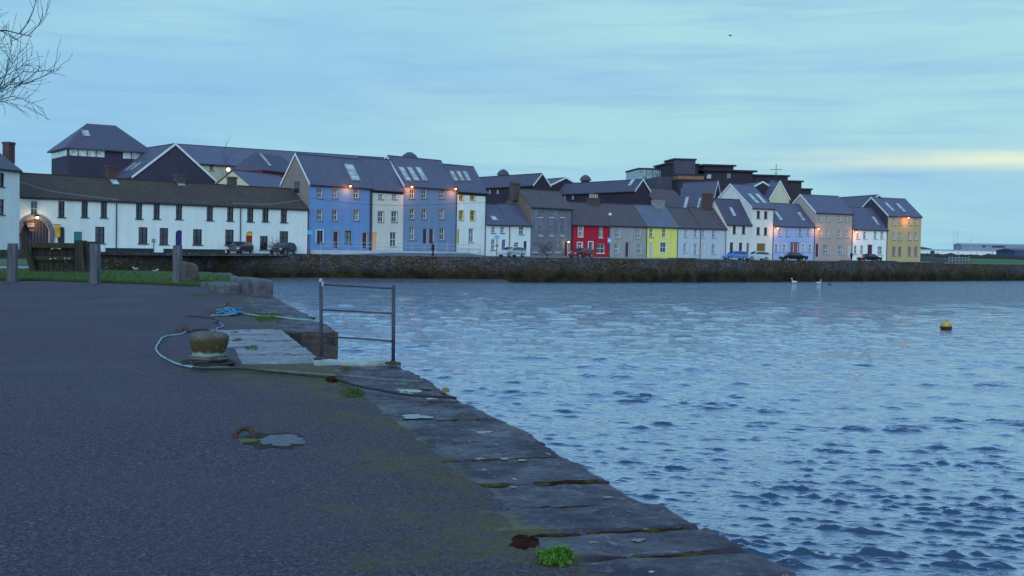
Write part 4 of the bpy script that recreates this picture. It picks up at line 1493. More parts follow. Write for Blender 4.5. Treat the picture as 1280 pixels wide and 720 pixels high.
# second row of long slabs beside the stairs
for k_ in range(5):
    a = NOTCH[0] - .3 + k_ * (NOTCH[1] + .5 - NOTCH[0]) / 5
    slab(g, -NW - 1.25 + random.uniform(-.3, .2), -NW - .005, a + .05, a + (NOTCH[1] + .5 - NOTCH[0]) / 5 - .05, .014, 50 + k_, edge_drop=.07)
struct(qroot(g.build('paving_slabs', SLABM)))
g = MB()
random.seed(12)
for yj in jy + [q_ for q_ in ys if 1.6 < q_ < 9]:
    for (xa, xb) in ((-1.02, -.72), (-.62, -.2), (-.35, .0)):
        if random.random() < .25:
            continue
        xa += random.uniform(-.1, .1); xb += random.uniform(-.1, .05); xb = min(xb, -.10)
        n = 16
        o_ = len(g.v)
        for i in range(n + 1):
            x_ = xa + (xb - xa) * i / n
            w_ = (.030 if yj < 1.6 else .016) * math.sin(math.pi * i / n) ** .5 * (1 + 1.1 * noise.noise(Vector((x_ * 9, yj, 1))))
            c0_ = yj + .02 * noise.noise(Vector((x_ * 4, yj, 4)))
            zz_ = -.014 + .008 * noise.noise(Vector((x_ * 20, yj, 4)))
            g.v += [(x_, c0_ - w_, -.03), (x_, c0_, zz_), (x_, c0_ + w_, -.03)]
        for i in range(n):
            for k_ in range(2):
                g.f.append([o_ + i * 3 + k_, o_ + (i + 1) * 3 + k_, o_ + (i + 1) * 3 + k_ + 1, o_ + i * 3 + k_ + 1]); g.mi.append(0)
struct(qroot(g.build('joint_moss', M('joint_moss', (0.035, 0.018, 0.008), (0.085, 0.075, 0.012), 3.5, rough=1, bmp=1, bscale=50, bdist=.02, spec=.05, lo=.48, hi=.58))), 'stuff')
# pale concrete lip under the railing
m, nt, b = newmat('pale_concrete')
v = coords(nt)
c = mixc(nt, rng(nt, noi(nt, v, 3, 8, .7), .35, .65), (0.34, 0.38, 0.36), (0.22, 0.24, 0.24))
c = mixc(nt, rng(nt, noi(nt, v, 1.2, 8, .7), .5, .66), c, (0.13, 0.15, 0.04))
nt.links.new(c, b.inputs['Base Color']); b.inputs['Roughness'].default_value = .35
bump(nt, b, noi(nt, v, 9, 6), .5, .01)
LIP = m
g = MB()
slab(g, -NW - .18, .02, NOTCH[0] - .36, NOTCH[0] + .03, .035, 77)
struct(qroot(g.build('concrete_lip', LIP)))

# puddles
m, nt, b = newmat('puddle_water')
b.inputs['Base Color'].default_value = (0.02, 0.022, 0.03, 1); b.inputs['Roughness'].default_value = .03
b.inputs['Specular IOR Level'].default_value = .5
b.inputs['IOR'].default_value = 1.33
PUD = m
g = MB()
random.seed(4)
for (px, py, wx, wy) in ((510, 487, 17, 3.4), (521, 519, 20, 3.0), (605, 538.5, 10, 1.8), (600, 571, 8, 1.4), (630, 571.5, 7, 1.3), (653, 573, 6, 1.2), (603, 585, 6, 1.1), (641, 606, 6, .9), (797, 672, 9, 2.2), (741, 675, 7, 1.5), (640, 690, 6, .9), (760, 619, 7, 1), (700, 640, 8, 1.1), (540, 497, 8, 1), (800, 700, 9, 1.2), (665, 540, 7, 1)):
    c_ = qpt(px, py)
    ex = qpt(px + wx, py) - c_
    ey = qpt(px, py + wy) - c_
    o_ = len(g.v)
    n = 44
    sd_ = random.uniform(0, 50)
    zt = -.0125 if px != 352 else .006
    g.v.append((c_.x, c_.y, zt))
    for k_ in range(n):
        t_ = 2 * math.pi * k_ / n
        r_ = .9 + .7 * noise.noise(Vector((math.cos(t_) * 1.8, math.sin(t_) * 1.8, sd_))) + .35 * noise.noise(Vector((math.cos(t_) * 5, math.sin(t_) * 5, sd_)))
        q = c_ + ex * math.cos(t_) * r_ + ey * math.sin(t_) * r_
        g.v.append((q.x, q.y, zt))
    for k_ in range(n):
        g.f.append([o_, o_ + 1 + (k_ + 1) % n, o_ + 1 + k_]); g.mi.append(0)
struct(qroot(g.build('puddles', PUD)))
g = MB()
c_ = qpt(346, 551); ex = qpt(384, 551) - c_; ey = qpt(346, 561) - c_
g.v.append((c_.x, c_.y, .003))
for k_ in range(40):
    t_ = 2 * math.pi * k_ / 40
    r_ = 1 + .35 * noise.noise(Vector((math.cos(t_) * 2.5, math.sin(t_) * 2.5, 9))) + .4 * noise.noise(Vector((math.cos(t_) * 7, math.sin(t_) * 7, 3)))
    q = c_ + ex * math.cos(t_) * r_ + ey * math.sin(t_) * r_
    g.v.append((q.x, q.y, .0025))
for k_ in range(40):
    g.f.append([0, 1 + (k_ + 1) % 40, 1 + k_]); g.mi.append(0)
struct(qroot(g.build('asphalt_hollow', M('dark_mossy_rim', (0.022, 0.018, 0.02), (0.055, 0.045, 0.018), 14, rough=.9, spec=.1, bmp=.6, bscale=50))))
g = MB()
c_ = qpt(352, 551); ex = qpt(380, 551) - c_; ey = qpt(352, 558) - c_
g.v.append((c_.x, c_.y, .006))
for k_ in range(40):
    t_ = 2 * math.pi * k_ / 40
    r_ = 1 + .45 * noise.noise(Vector((math.cos(t_) * 1.8, math.sin(t_) * 1.8, 3))) + .3 * noise.noise(Vector((math.cos(t_) * 6, math.sin(t_) * 6, 3)))
    q = c_ + ex * math.cos(t_) * r_ + ey * math.sin(t_) * r_
    g.v.append((q.x, q.y, .005))
for k_ in range(40):
    g.f.append([0, 1 + (k_ + 1) % 40, 1 + k_]); g.mi.append(0)
struct(qroot(g.build('wet_patch', M('wet_cement', (0.12, 0.105, 0.14), (0.03, 0.025, 0.035), 14, rough=.5, bmp=.7, bscale=30, spec=.3))))
# ------------------------------------------------------------------ foreground things
IRON = M('painted_iron', (0.045, 0.043, 0.07), (0.10, 0.06, 0.055), 14, rough=.55, bmp=.4, bscale=60, lo=.45, hi=.7)
RUST = M('rusty_iron', (0.105, 0.042, 0.035), (0.04, 0.024, 0.026), 26, rough=.8, bmp=.6, bscale=60)
# safety railing
pl = onz(402, 452.5); pr = onz(491.5, 458)
t = thing('safety_railing', 'dark metal safety rail of two posts and three bars at the quay edge steps', 'railing', (pl.x, pl.y, 0.03), math.atan2(pr.y - pl.y, pr.x - pl.x))
Lr = math.hypot(pr.x - pl.x, pr.y - pl.y)
H1 = 1.09
for i, (x, hgt, lean) in enumerate(((0, H1, -.03), (Lr, H1 - .015, -.012))):
    m = MB(); m.tube([(x, 0, 0), (x + lean * .5, 0, hgt * .5), (x + lean, 0, hgt)], .025, 10)
    o = m.build('post', IRON, t, smooth=True)
    m = MB()
    m.lathe([(.075, 0), (.08, .012), (.045, .02), (.032, .05)], 10, (x, 0, 0), .3, i)
    m.tube([(x - .11, -.02, .012), (x + .02, 0, .02), (x + .1, .03, .01)], .018, 6)
    m.build('base_flange', RUST, o)
for z0_, z1_, rd in ((1.055, 1.03, .013), (.70, .69, .012), (.33, .315, .012)):
    m = MB(); m.tube([(-.03 * z0_, 0, z0_), (Lr / 2, .004, (z0_ + z1_) / 2 + .003), (Lr - .012 * z1_, 0, z1_)], rd, 8)
    m.build('rail', IRON, t, smooth=True)
m = MB(); m.box(-.045, -.015, -.02, .02, H1 - .005, H1 + .05); m.box(-.005, .018, -.015, .015, H1 - .06, H1 + .0)
m.build('bracket', M('pale_bracket', (.5, .5, .52)), t)

# bollard
p = onz(255, 459)
m, nt, b = newmat('bollard_stone')
v = coords(nt)
sp = N(nt, 'ShaderNodeSeparateXYZ'); nt.links.new(v, sp.inputs[0])
n_ = noi(nt, v, 7, 8, .72)
c = mixc(nt, rng(nt, n_, .35, .65), (0.15, 0.12, 0.10), (0.055, 0.042, 0.035))
zz = mth(nt, 'ADD', sp.outputs[2], mth(nt, 'MULTIPLY', mth(nt, 'SUBTRACT', noi(nt, v, 5, 5), .5), .12))
c = mixc(nt, mth(nt, 'MULTIPLY', rng(nt, zz, .40, .33), rng(nt, zz, .16, .20)), c, (0.060, 0.042, 0.010))
c = mixc(nt, mth(nt, 'MULTIPLY', rng(nt, zz, .19, .165), rng(nt, zz, .07, .09)), c, (0.30, 0.33, 0.33))
c = mixc(nt, rng(nt, noi(nt, v, 16, 5), .6, .72), c, (0.26, 0.25, 0.22))
nt.links.new(c, b.inputs['Base Color']); b.inputs['Roughness'].default_value = .85
bump(nt, b, n_, .9, .03)
t = thing('mooring_bollard', 'squat round stone mooring bollard, ochre lichen on its side, rope around its foot', 'bollard', (p.x, p.y + .24, 0))
m2 = MB()
m2.lathe([(.16, -.05), (.225, -.02), (.215, .10), (.205, .17), (.222, .22), (.240, .29), (.248, .36), (.245, .395), (.225, .425), (.17, .445), (.09, .455), (.02, .456)], 40, wob=.10, seed=3)
m2.build('bollard_body', m, t, smooth=True)
bc = Vector((p.x, p.y + .24, 0))

def ropemat(name, c1, c2):
    m, nt, b = newmat(name)
    v = coords(nt)
    wv = N(nt, 'ShaderNodeTexWave'); wv.wave_type = 'BANDS'; wv.bands_direction = 'DIAGONAL'
    wv.inputs['Scale'].default_value = 28; wv.inputs['Distortion'].default_value = 1
    nt.links.new(v, wv.inputs['Vector'])
    c = mixc(nt, wv.outputs['Fac'], c1, c2)
    c = mixc(nt, rng(nt, noi(nt, v, 5, 5), .5, .7), c, tuple(x * .5 for x in c2))
    nt.links.new(c, b.inputs['Base Color']); b.inputs['Roughness'].default_value = .8
    bump(nt, b, wv.outputs['Fac'], .8, .01)
    return m


R_BLUE = ropemat('pale_blue_rope', (0.42, 0.62, 0.66), (0.20, 0.36, 0.42))
R_BRIGHT = ropemat('bright_blue_rope', (0.10, 0.36, 0.60), (0.05, 0.20, 0.38))
R_DARK = ropemat('dark_wet_rope', (0.055, 0.042, 0.045), (0.025, 0.018, 0.02))
R_GREY = ropemat('grey_green_rope', (0.24, 0.27, 0.25), (0.10, 0.12, 0.09))
R_RED = ropemat('brown_red_rope', (0.14, 0.07, 0.075), (0.06, 0.035, 0.04))


def spline(pts, n=8):
    out = []
    P = [Vector(p) for p in pts]
    for i in range(len(P) - 1):
        a = P[max(i - 1, 0)]; b_ = P[i]; c_ = P[i + 1]; d_ = P[min(i + 2, len(P) - 1)]
        for k_ in range(n):
            t_ = k_ / n
            out.append(.5 * ((2 * b_) + (-a + c_) * t_ + (2 * a - 5 * b_ + 4 * c_ - d_) * t_ ** 2 + (-a + 3 * b_ - 3 * c_ + d_) * t_ ** 3))
    out.append(P[-1])
    return out


def rope(name, label, pix, rad, mat, z=.02, cat='rope', lift=None):
    pts = []
    for i, q in enumerate(pix):
        w_ = onz(q[0], q[1], rad)
        w_.z = z if len(q) < 3 else q[2]
        pts.append(w_)
    sp_ = spline(pts)
    for q in sp_:
        q.x += .012 * noise.noise(q * 5); q.y += .03 * noise.noise(q * 4 + Vector((9, 0, 0)))
    m = MB(); m.tube(sp_, rad, 7)
    return tag(m.build(name, mat, smooth=True), label, cat)


rope('mooring_rope', 'pale blue rope looping out on the asphalt from behind the bollard round to its foot', [(232, 414.5), (227, 418), (215, 419.5), (204, 422), (199, 428), (195, 435), (198, 442), (206, 448), (216, 453), (228, 457), (243, 460), (262, 461)], .013, R_BLUE)
rope('mooring_rope', 'grey rope running straight from the bollard foot to the kerb stones beneath the railing', [(228, 456), (250, 461), (272, 460.5), (290, 461.5), (315, 464), (345, 465.5), (380, 468), (412, 470.5), (440, 472), (470, 475), (500, 477.5), (528, 479)], .014, R_GREY, z=.03)
rope('mooring_rope', 'dark wet rope running from the bollard over the kerb stones to the very edge', [(240, 462), (268, 463), (300, 462.8), (340, 467), (380, 471), (410, 474), (424, 477), (445, 484), (475, 490), (505, 495), (535, 497.5), (561, 498.5), (569, 500)], .015, R_DARK, z=.035)
# coils round the bollard foot
def coil(name, label, r0, r1, z0_, z1_, turns, rad, mat, ph=0):
    pts = []
    n = int(turns * 22)
    for i in range(n + 1):
        f = i / n
        t_ = ph + f * turns * 2 * math.pi
        rr = r0 + (r1 - r0) * f + .018 * noise.noise(Vector((math.cos(t_) * 2, math.sin(t_) * 2, f * 5)))
        pts.append((bc.x + rr * math.cos(t_), bc.y + rr * math.sin(t_), z0_ + (z1_ - z0_) * f + .014 * noise.noise(Vector((t_, 3, 1)))))
    m = MB(); m.tube(pts, rad, 7)
    tag(m.build(name, mat, smooth=True), label, 'rope')
coil('rope_coil', 'green-grey rope wound tightly round the lower part of the bollard', .245, .25, .045, .15, 3.2, .014, R_GREY)
coil('rope_coil', 'loose dark rope coil lying round the foot of the bollard', .27, .36, .02, .045, 3.4, .017, R_DARK, 2)
coil('rope_coil', 'thin brownish rope loop half way up the bollard foot', .262, .275, .075, .10, 1.6, .012, R_RED, 4)
rope('mooring_rope', 'short brown-red rope end lying straight on the asphalt behind the bollard', [(233, 395), (250, 396), (265, 397.3), (271, 399.5), (269, 402.5), (275, 404)], .018, R_RED)
rope('mooring_rope', 'thin dark cord from a hole in the asphalt to the back of the bollard', [(234, 415.5), (241, 413.5), (250, 412.5), (258, 412), (264, 414.5), (270, 414)], .012, R_DARK)
rope('mooring_rope', 'thin lilac rope wriggling up behind the right side of the bollard', [(272, 415), (271, 411), (276, 409.5), (279, 407.5), (275, 404.5)], .014, ropemat('lilac_rope', (.35, .4, .55), (.2, .24, .36)))
rope('mooring_rope', 'pale blue rope stretched along the ground through the big grass tuft', [(264, 395), (275, 394.5), (288, 394), (296, 391.5), (310, 393.5), (325, 395.5), (345, 396.5), (365, 399), (390, 401), (405, 402.5)], .018, R_BLUE, z=.03)
# knotted heap
pts = []
c0 = onz(288, 393.5)
random.seed(9)
for i in range(46):
    t_ = i * .9
    pts.append((c0.x + (.24 * math.cos(t_ * 1.3) + .05 * random.uniform(-1, 1)) * (1 - .3 * i / 46), c0.y + .5 * math.sin(t_ * .9) * (1 - .4 * i / 46), .03 + .13 * i / 46 * (.5 + .5 * math.sin(t_ * 2)) + .02))
m = MB(); m.tube(spline(pts, 4), .021, 6)
tag(m.build('rope_knot', R_BRIGHT, smooth=True), 'small tangled heap of bright blue rope on the asphalt beyond the bollard', 'rope')
m = MB(); q = onz(284, 391)
m.tube(spline([(q.x - .05, q.y, .02), (q.x - .03, q.y, .16), (q.x + .03, q.y + .02, .22), (q.x + .08, q.y, .12), (q.x + .1, q.y, .02)]), .02, 7)
tag(m.build('iron_ring', RUST, smooth=True), 'small rusty ring standing out of the tangled bright blue rope', 'mooring ring')
# hole in the asphalt with stone rim by the bollard
def debris(name, label, cat, px, py, wpx, hpx, hz, mat, seed, n=36):
    c_ = onz(px, py); e_ = onz(px + wpx, py) - c_; f_ = onz(px, py - hpx) - c_
    m = MB(); o_ = 0
    prof = [(1.0, 0), (.85, hz * .6), (.5, hz), (0.02, hz * .9)]
    for r_, z_ in prof:
        for k_ in range(n):
            t_ = 2 * math.pi * k_ / n
            rr = r_ * (1 + .5 * noise.noise(Vector((math.cos(t_) * 1.6, math.sin(t_) * 1.6, seed))) + .45 * noise.noise(Vector((math.cos(t_) * 5, math.sin(t_) * 5, seed))))
            q = c_ + e_ * math.cos(t_) * rr + f_ * math.sin(t_) * rr
            m.v.append((q.x, q.y, z_ + .004 + .35 * hz * noise.noise(q * 9)))
    for i in range(3):
        for k_ in range(n):
            m.f.append([i * n + k_, i * n + (k_ + 1) % n, (i + 1) * n + (k_ + 1) % n, (i + 1) * n + k_]); m.mi.append(0)
    m.f.append([3 * n + k_ for k_ in range(n)]); m.mi.append(0)
    return tag(m.build(name, mat, smooth=True), label, cat)
HOLE = M('rust_brown_earth', (0.060, 0.016, 0.010), (0.012, 0.005, 0.005), 12, rough=1, spec=.02, bmp=.8, bscale=40)
debris('rusty_stub', 'dark rusty stub in a hollow of the asphalt behind the bollard', 'iron stub', 227, 414, 7, 3, .09, RUST, 2)
debris('earth_patch', 'dark red-brown crumbled patch between asphalt and kerb, beside the bright fern tuft', 'broken patch', 655, 678, 18, 8, .002, HOLE, 5)
debris('rope_debris', 'small dark clump of weed caught on the dark rope near the grass tuft', 'weed clump', 415, 476, 7, 2, .05, HOLE, 7)
debris('weed_clump', 'orange-brown weed scrap on the very edge of the kerb near the rope end', 'weed clump', 557, 489.5, 5, 1.6, .03, M('orange_weed', (.28, .13, .04)), 8)

# mooring ring, half buried
p = onz(306, 548)
m = MB()
pts = []
for i in range(25):
    t_ = math.pi * (-.12 + 1.24 * i / 24)
    pts.append((.078 * math.cos(t_), .02 * math.sin(t_ * .7), .012 + .078 * math.sin(t_)))
m.tube(pts, .026, 12)
o = m.build('mooring_ring', RUST, smooth=True)
o.location = (p.x, p.y, 0)
o.rotation_euler = (R(-12), 0, R(12))
tag(o, 'thick rusty iron mooring ring standing half out of the asphalt by a puddle', 'mooring ring')
debris('moss_cushion', 'small yellow-green moss cushion under the thick rusty mooring ring', 'moss', 309, 551, 13, 2.2, .010, M('moss', (0.12, 0.13, 0.02), (0.06, 0.07, 0.02), 20, bmp=.8, bscale=70), 11)


# tufts
def tuft(label, px, py, wpx, dpx, hgt, n, mat, seed, wide=.006, name='grass_tuft'):
    rs_ = random.Random(seed)
    c_ = onz(px, py)
    e_ = onz(px + wpx, py) - c_; f_ = onz(px, py - dpx) - c_
    m = MB()
    for i in range(n):
        r_ = math.sqrt(rs_.random()); a_ = rs_.uniform(0, 6.283)
        q = e_ * (r_ * math.cos(a_)) + f_ * (r_ * math.sin(a_))
        q *= (1 + .45 * noise.noise(Vector((math.cos(a_) * 2, math.sin(a_) * 2, seed))) + .45 * noise.noise(Vector((math.cos(a_) * 6, math.sin(a_) * 6, seed))))
        h_ = hgt * (1.05 - r_ * .75) * rs_.uniform(.35, 1.2) * (.75 + .7 * noise.noise(q * 9))
        b_ = rs_.uniform(0, 6.283)
        out = Vector((math.cos(b_), math.sin(b_), 0)) * h_ * rs_.uniform(.2, .9)
        w_ = Vector((-math.sin(b_), math.cos(b_), 0)) * wide * rs_.uniform(.7, 1.4)
        p0 = q; p1 = q + out * .4 + Vector((0, 0, h_ * .65)); p2 = q + out + Vector((0, 0, h_))
        m.add([p0 - w_, p0 + w_, p1 + w_ * .8, p1 - w_ * .8, p2], [(0, 1, 2, 3), (3, 2, 4)])
    o = m.build(name, mat)
    o.location = (c_.x, c_.y, .004)
    return tag(o, label, 'grass')


GR1 = M('grass_green', (0.085, 0.13, 0.02), (0.045, 0.075, 0.015), 9, rough=.7)
GR2 = M('bright_fern_green', (0.10, 0.24, 0.015), (0.06, 0.14, 0.012), 30, rough=.6)
GR3 = M('olive_grass', (0.10, 0.11, 0.02), (0.05, 0.06, 0.015), 12, rough=.8)
tuft('largest flat green grass tuft, growing between the slabs behind the stair notch', 335, 397, 20, 5, .10, 1500, GR1, 1)
tuft('bright green ferny tuft growing at the kerb beside the red-brown patch', 695, 699, 20, 8, .085, 1500, GR2, 2, .005, 'fern_tuft')
tuft('dark green tuft against the kerb stones where the dark rope crosses', 440, 492, 14, 5, .07, 700, GR1, 3)
tuft('small grass tuft beside the pale slabs right of the bollard', 315, 436, 11, 3, .06, 500, GR1, 4)
tuft('tiny grass tuft just behind the bollard on its right', 296, 425.5, 7, 1.8, .05, 260, GR3, 5)
tuft('tiny flat tuft at the corner of the farthest pale slab', 293, 416.5, 6, 1.2, .05, 200, GR3, 6)
tuft('low mossy grass patch round the knotted bright blue rope', 275, 391.5, 17, 3, .06, 500, GR3, 7)
tuft('ragged grass growing round the foot of the bollard on its right side', 279, 457, 9, 5, .10, 500, GR3, 8)
tuft('thin grass on the asphalt in front of the rough stone blocks', 251, 369.5, 14, 1.6, .05, 300, GR1, 9)
tuft('little yellow-green moss tuft on the kerb joint half way down', 536, 553, 11, 3.5, .012, 160, GR3, 10)
tuft('yellow moss tuft at the inner kerb line below the puddles', 582, 581, 6, 4, .010, 90, GR3, 11)
tuft('small moss tuft at the concrete lip under the railing', 432, 461, 7, 1.6, .03, 220, GR3, 12)

# grass verge
m, nt, b = newmat('verge_grass')
v = coords(nt)
n_ = noi(nt, v, 1.2, 8, .7)
c = mixc(nt, rng(nt, n_, .35, .65), (0.060, 0.125, 0.018), (0.040, 0.080, 0.018))
c = mixc(nt, rng(nt, noi(nt, v, .35, 5), .52, .7), c, (0.085, 0.085, 0.03))
nt.links.new(c, b.inputs['Base Color']); b.inputs['Roughness'].default_value = .95
bump(nt, b, noi(nt, v, 14, 5), .8, .05)
VG = m
# outline in pixels on the quay plane
near_edge = [(-160, 350), (0, 350.5), (60, 351), (120, 353), (180, 355), (215, 356.5), (250, 358), (276, 360)]
far_edge = [(296, 347.5), (270, 343.5), (240, 341.3), (200, 339.5), (150, 338.5), (100, 337.5), (38, 336.8), (0, 336.5), (-160, 335)]
g = MB()
poly = [onz(x, y) for x, y in near_edge + far_edge]
vs = [(q.x, q.y, .03) for q in poly]
nn_ = len(near_edge)
g.add(vs, [list(range(len(vs)))])
struct(g.build('grass_verge', VG))
# blades over the verge, as one mass
rs_ = random.Random(3)
g = MB()
def edge_y(edge, x):
    for i in range(len(edge) - 1):
        (x0, y0), (x1, y1) = sorted((edge[i], edge[i + 1]))
        if x0 <= x <= x1:
            return y0 + (y1 - y0) * (x - x0) / (x1 - x0)
    return edge[-1][1]
for i in range(26000):
    x = rs_.uniform(-60, 293)
    ya, yb = edge_y(near_edge, min(x, 276)), edge_y(far_edge, x)
    if x > 276: ya = 360 - (x - 276) * .6
    y = ya + rs_.uniform(-.6, .4) if rs_.random() < .35 else rs_.uniform(yb, ya)
    q = onz(x, y)
    h_ = rs_.uniform(.03, .11); a_ = rs_.uniform(0, 6.28)
    w_ = Vector((math.cos(a_), math.sin(a_), 0)) * .012
    l_ = Vector((rs_.uniform(-1, 1), rs_.uniform(-1, 1), 0)) * h_ * .5
    g.add([(q.x - w_.x, q.y - w_.y, .02), (q.x + w_.x, q.y + w_.y, .02), (q.x + l_.x, q.y + l_.y, .03 + h_)], [(0, 1, 2)])
struct(g.build('grass', GR1), 'stuff')

# the spit continues left behind the verge: far lawn, path
g = MB()
g.quad((-160, 60, -.02), (-24.6, 60, -.02), (-38.5, 99.5, -.02), (-160, 95, -.02))
struct(g.build('canal_bank_ground', M('bank_ground', (0.05, 0.05, 0.045), (0.035, 0.04, 0.03), .6)))
g = MB()
def lawn(px0, px1, ya, yb, z):
    q = [onz(px0, ya), onz(px1, ya), onz(px1, yb), onz(px0, yb)]
    g.quad(*[(p_.x, p_.y, z) for p_ in q])
lawn(-200, 36, 331.5, 323.5, .01)
struct(g.build('far_lawn', VG))
g = MB()
lawn(-200, 37, 336, 332.4, .006)
struct(g.build('footpath', M('pale_path', (0.24, 0.25, 0.29), (0.17, 0.18, 0.2), 1)))
# low dark wall along the lawn
A = onz(-200, 323.5); B = onz(38, 323.3)
g = MB()
n = 40
for i in range(n):
    f0, f1 = i / n, (i + 1) / n
    P0, P1 = A.lerp(B, f0), A.lerp(B, f1)
    h_ = .72 + .12 * noise.noise(Vector((i * .4, 0, 0)))
    g.add([(P0.x, P0.y, -.05), (P1.x, P1.y, -.05), (P1.x, P1.y, h_), (P0.x, P0.y, h_), (P0.x, P0.y + .6, -.05), (P1.x, P1.y + .6, -.05), (P1.x, P1.y + .6, h_), (P0.x, P0.y + .6, h_)],
          [(0, 1, 2, 3), (3, 2, 6, 7), (7, 6, 5, 4), (1, 5, 6, 2), (0, 3, 7, 4)])
tag(g.build('garden_wall', QM), 'low dark brown stone wall along the lawn before the archway', 'wall')

# stone blocks on the corner of the quay
GRN = M('rough_granite', (0.15, 0.14, 0.16), (0.06, 0.052, 0.062), 2.2, rough=.85, bmp=.9, bscale=9, bdist=.05)


def rock(name, label, cat, pxl, pxr, base_y, top_y, depth, mat, seed, lean=0, tz_=None):
    A = onz(pxl, base_y); B = onz(pxr, base_y)
    H_ = at((pxl + pxr) / 2, top_y, (A.y + B.y) / 2).z
    w_ = (B - A).length
    bm_ = MB(); nx, ny, nz = 8, 6, 5
    idx = {}
    def vid(i, j, k_):
        if (i, j, k_) not in idx:
            q = Vector((i / nx * w_, j / ny * depth, k_ / nz * H_))
            s = Vector((abs(i / nx - .5) * 2, abs(j / ny - .5) * 2, k_ / nz))
            rd = .10 * min(w_, depth, H_ * 2)
            c_ = Vector((w_ / 2, depth / 2, H_ * .5))
            corner = sum(1 for t_ in (i in (0, nx), j in (0, ny), k_ == nz) if t_)
            if corner >= 2:
                q += (c_ - q).normalized() * rd * (corner - 1) * .7
            q += Vector((noise.noise(q * 1.9 + Vector((seed, 0, 0))), noise.noise(q * 1.9 + Vector((0, seed, 0))), noise.noise(q * 1.9 + Vector((0, 0, seed))))) * .09
            if k_ == nz:
                q.z += lean * (i / nx - .5)
            if k_ == 0:
                q.z = -.08
            idx[(i, j, k_)] = len(bm_.v); bm_.v.append(tuple(q))
        return idx[(i, j, k_)]
    def fq(a, b_, c_, d_):
        bm_.f.append([vid(*a), vid(*b_), vid(*c_), vid(*d_)]); bm_.mi.append(0)
    for i in range(nx):
        for k_ in range(nz):
            fq((i, 0, k_), (i + 1, 0, k_), (i + 1, 0, k_ + 1), (i, 0, k_ + 1))
            fq((i + 1, ny, k_), (i, ny, k_), (i, ny, k_ + 1), (i + 1, ny, k_ + 1))
        for j in range(ny):
            fq((i, j, nz), (i + 1, j, nz), (i + 1, j + 1, nz), (i, j + 1, nz))
    for j in range(ny):
        for k_ in range(nz):
            fq((0, j + 1, k_), (0, j, k_), (0, j, k_ + 1), (0, j + 1, k_ + 1))
            fq((nx, j, k_), (nx, j + 1, k_), (nx, j + 1, k_ + 1), (nx, j, k_ + 1))
    o = bm_.build(name, mat, smooth=True)
    o.location = (A.x, A.y, 0); o.rotation_euler = (0, 0, math.atan2(B.y - A.y, B.x - A.x))
    ss = o.modifiers.new('sub', 'SUBSURF'); ss.levels = ss.render_levels = 1
    return tag(o, label, cat)


rock('granite_block', 'long low granite block at the end of the grass, left one of the corner pair', 'stone block', 273, 320, 367, 355, 1.4, GRN, 1)
rock('granite_block', 'tallest rounded granite block at the quay corner by the water', 'stone block', 318, 342.5, 370, 350.5, 4.0, GRN, 4)
rock('granite_kerb', 'flat pale granite slab lying in the grass behind the corner blocks', 'stone block', 262, 330, 360.5, 353.5, 1.5, GRN, 8)
rock('stone_lump', 'dark square stone with a pale slanted top beside the third wooden post', 'stone block', 229, 250, 353, 328.5, 1.2, M('dark_lump_stone', (0.12, 0.09, 0.085), (0.06, 0.045, 0.045), 3, bmp=.9, bscale=8, bdist=.06), 12, lean=-.12)

# wooden posts
WOODG = M('weathered_grey_timber', (0.15, 0.14, 0.165), (0.08, 0.073, 0.09), 2.5, rough=.9, bmp=.7, bscale=6, bdist=.02, stretch=(4, 4, .5))
WOODD = M('dark_wet_timber', (0.060, 0.042, 0.034), (0.035, 0.026, 0.024), 2.5, rough=.85, bmp=.7, bscale=6, bdist=.03, stretch=(3, 3, .7))
WOODM = M('mossy_timber', (0.065, 0.055, 0.025), (0.045, 0.032, 0.025), 3, rough=.9, bmp=.7, bscale=6, bdist=.03, stretch=(3, 3, .6))
for (px, w_, yb_, yt_, lb, ln) in ((15, 10.5, 352, 303.5, 'weathered square wooden post nearest the left frame edge', .02), (119, 10, 354.5, 304, 'weathered square wooden post just right of the timber lock gate', -.01), (221.5, 9.2, 355.5, 306, 'weathered square wooden post beside the dark square stone', 0)):
    p_ = onz(px, yb_); wm = w_ / F * p_.y; hm = at(px, yt_, p_.y).z
    m = MB()
    for k_ in range(7):
        z_ = hm * k_ / 6
        s_ = wm / 2 * (1 + .05 * noise.noise(Vector((px, k_ * .7, 0)))) * (.93 if k_ == 6 else 1)
        o_ = ln * z_
        m.v += [(-s_ + o_, -s_, z_), (s_ + o_, -s_, z_), (s_ + o_, s_, z_), (-s_ + o_, s_, z_)]
    for k_ in range(6):
        for j in range(4):
            m.f.append([k_ * 4 + j, k_ * 4 + (j + 1) % 4, (k_ + 1) * 4 + (j + 1) % 4, (k_ + 1) * 4 + j]); m.mi.append(0)
    m.f.append([24, 25, 26, 27]); m.mi.append(0)
    o = m.build('wooden_post', WOODG)
    o.location = (p_.x, p_.y, -.02); o.rotation_euler = (0, 0, R(px % 17 - 8))
    tag(o, lb, 'post', 'wooden posts along the verge')

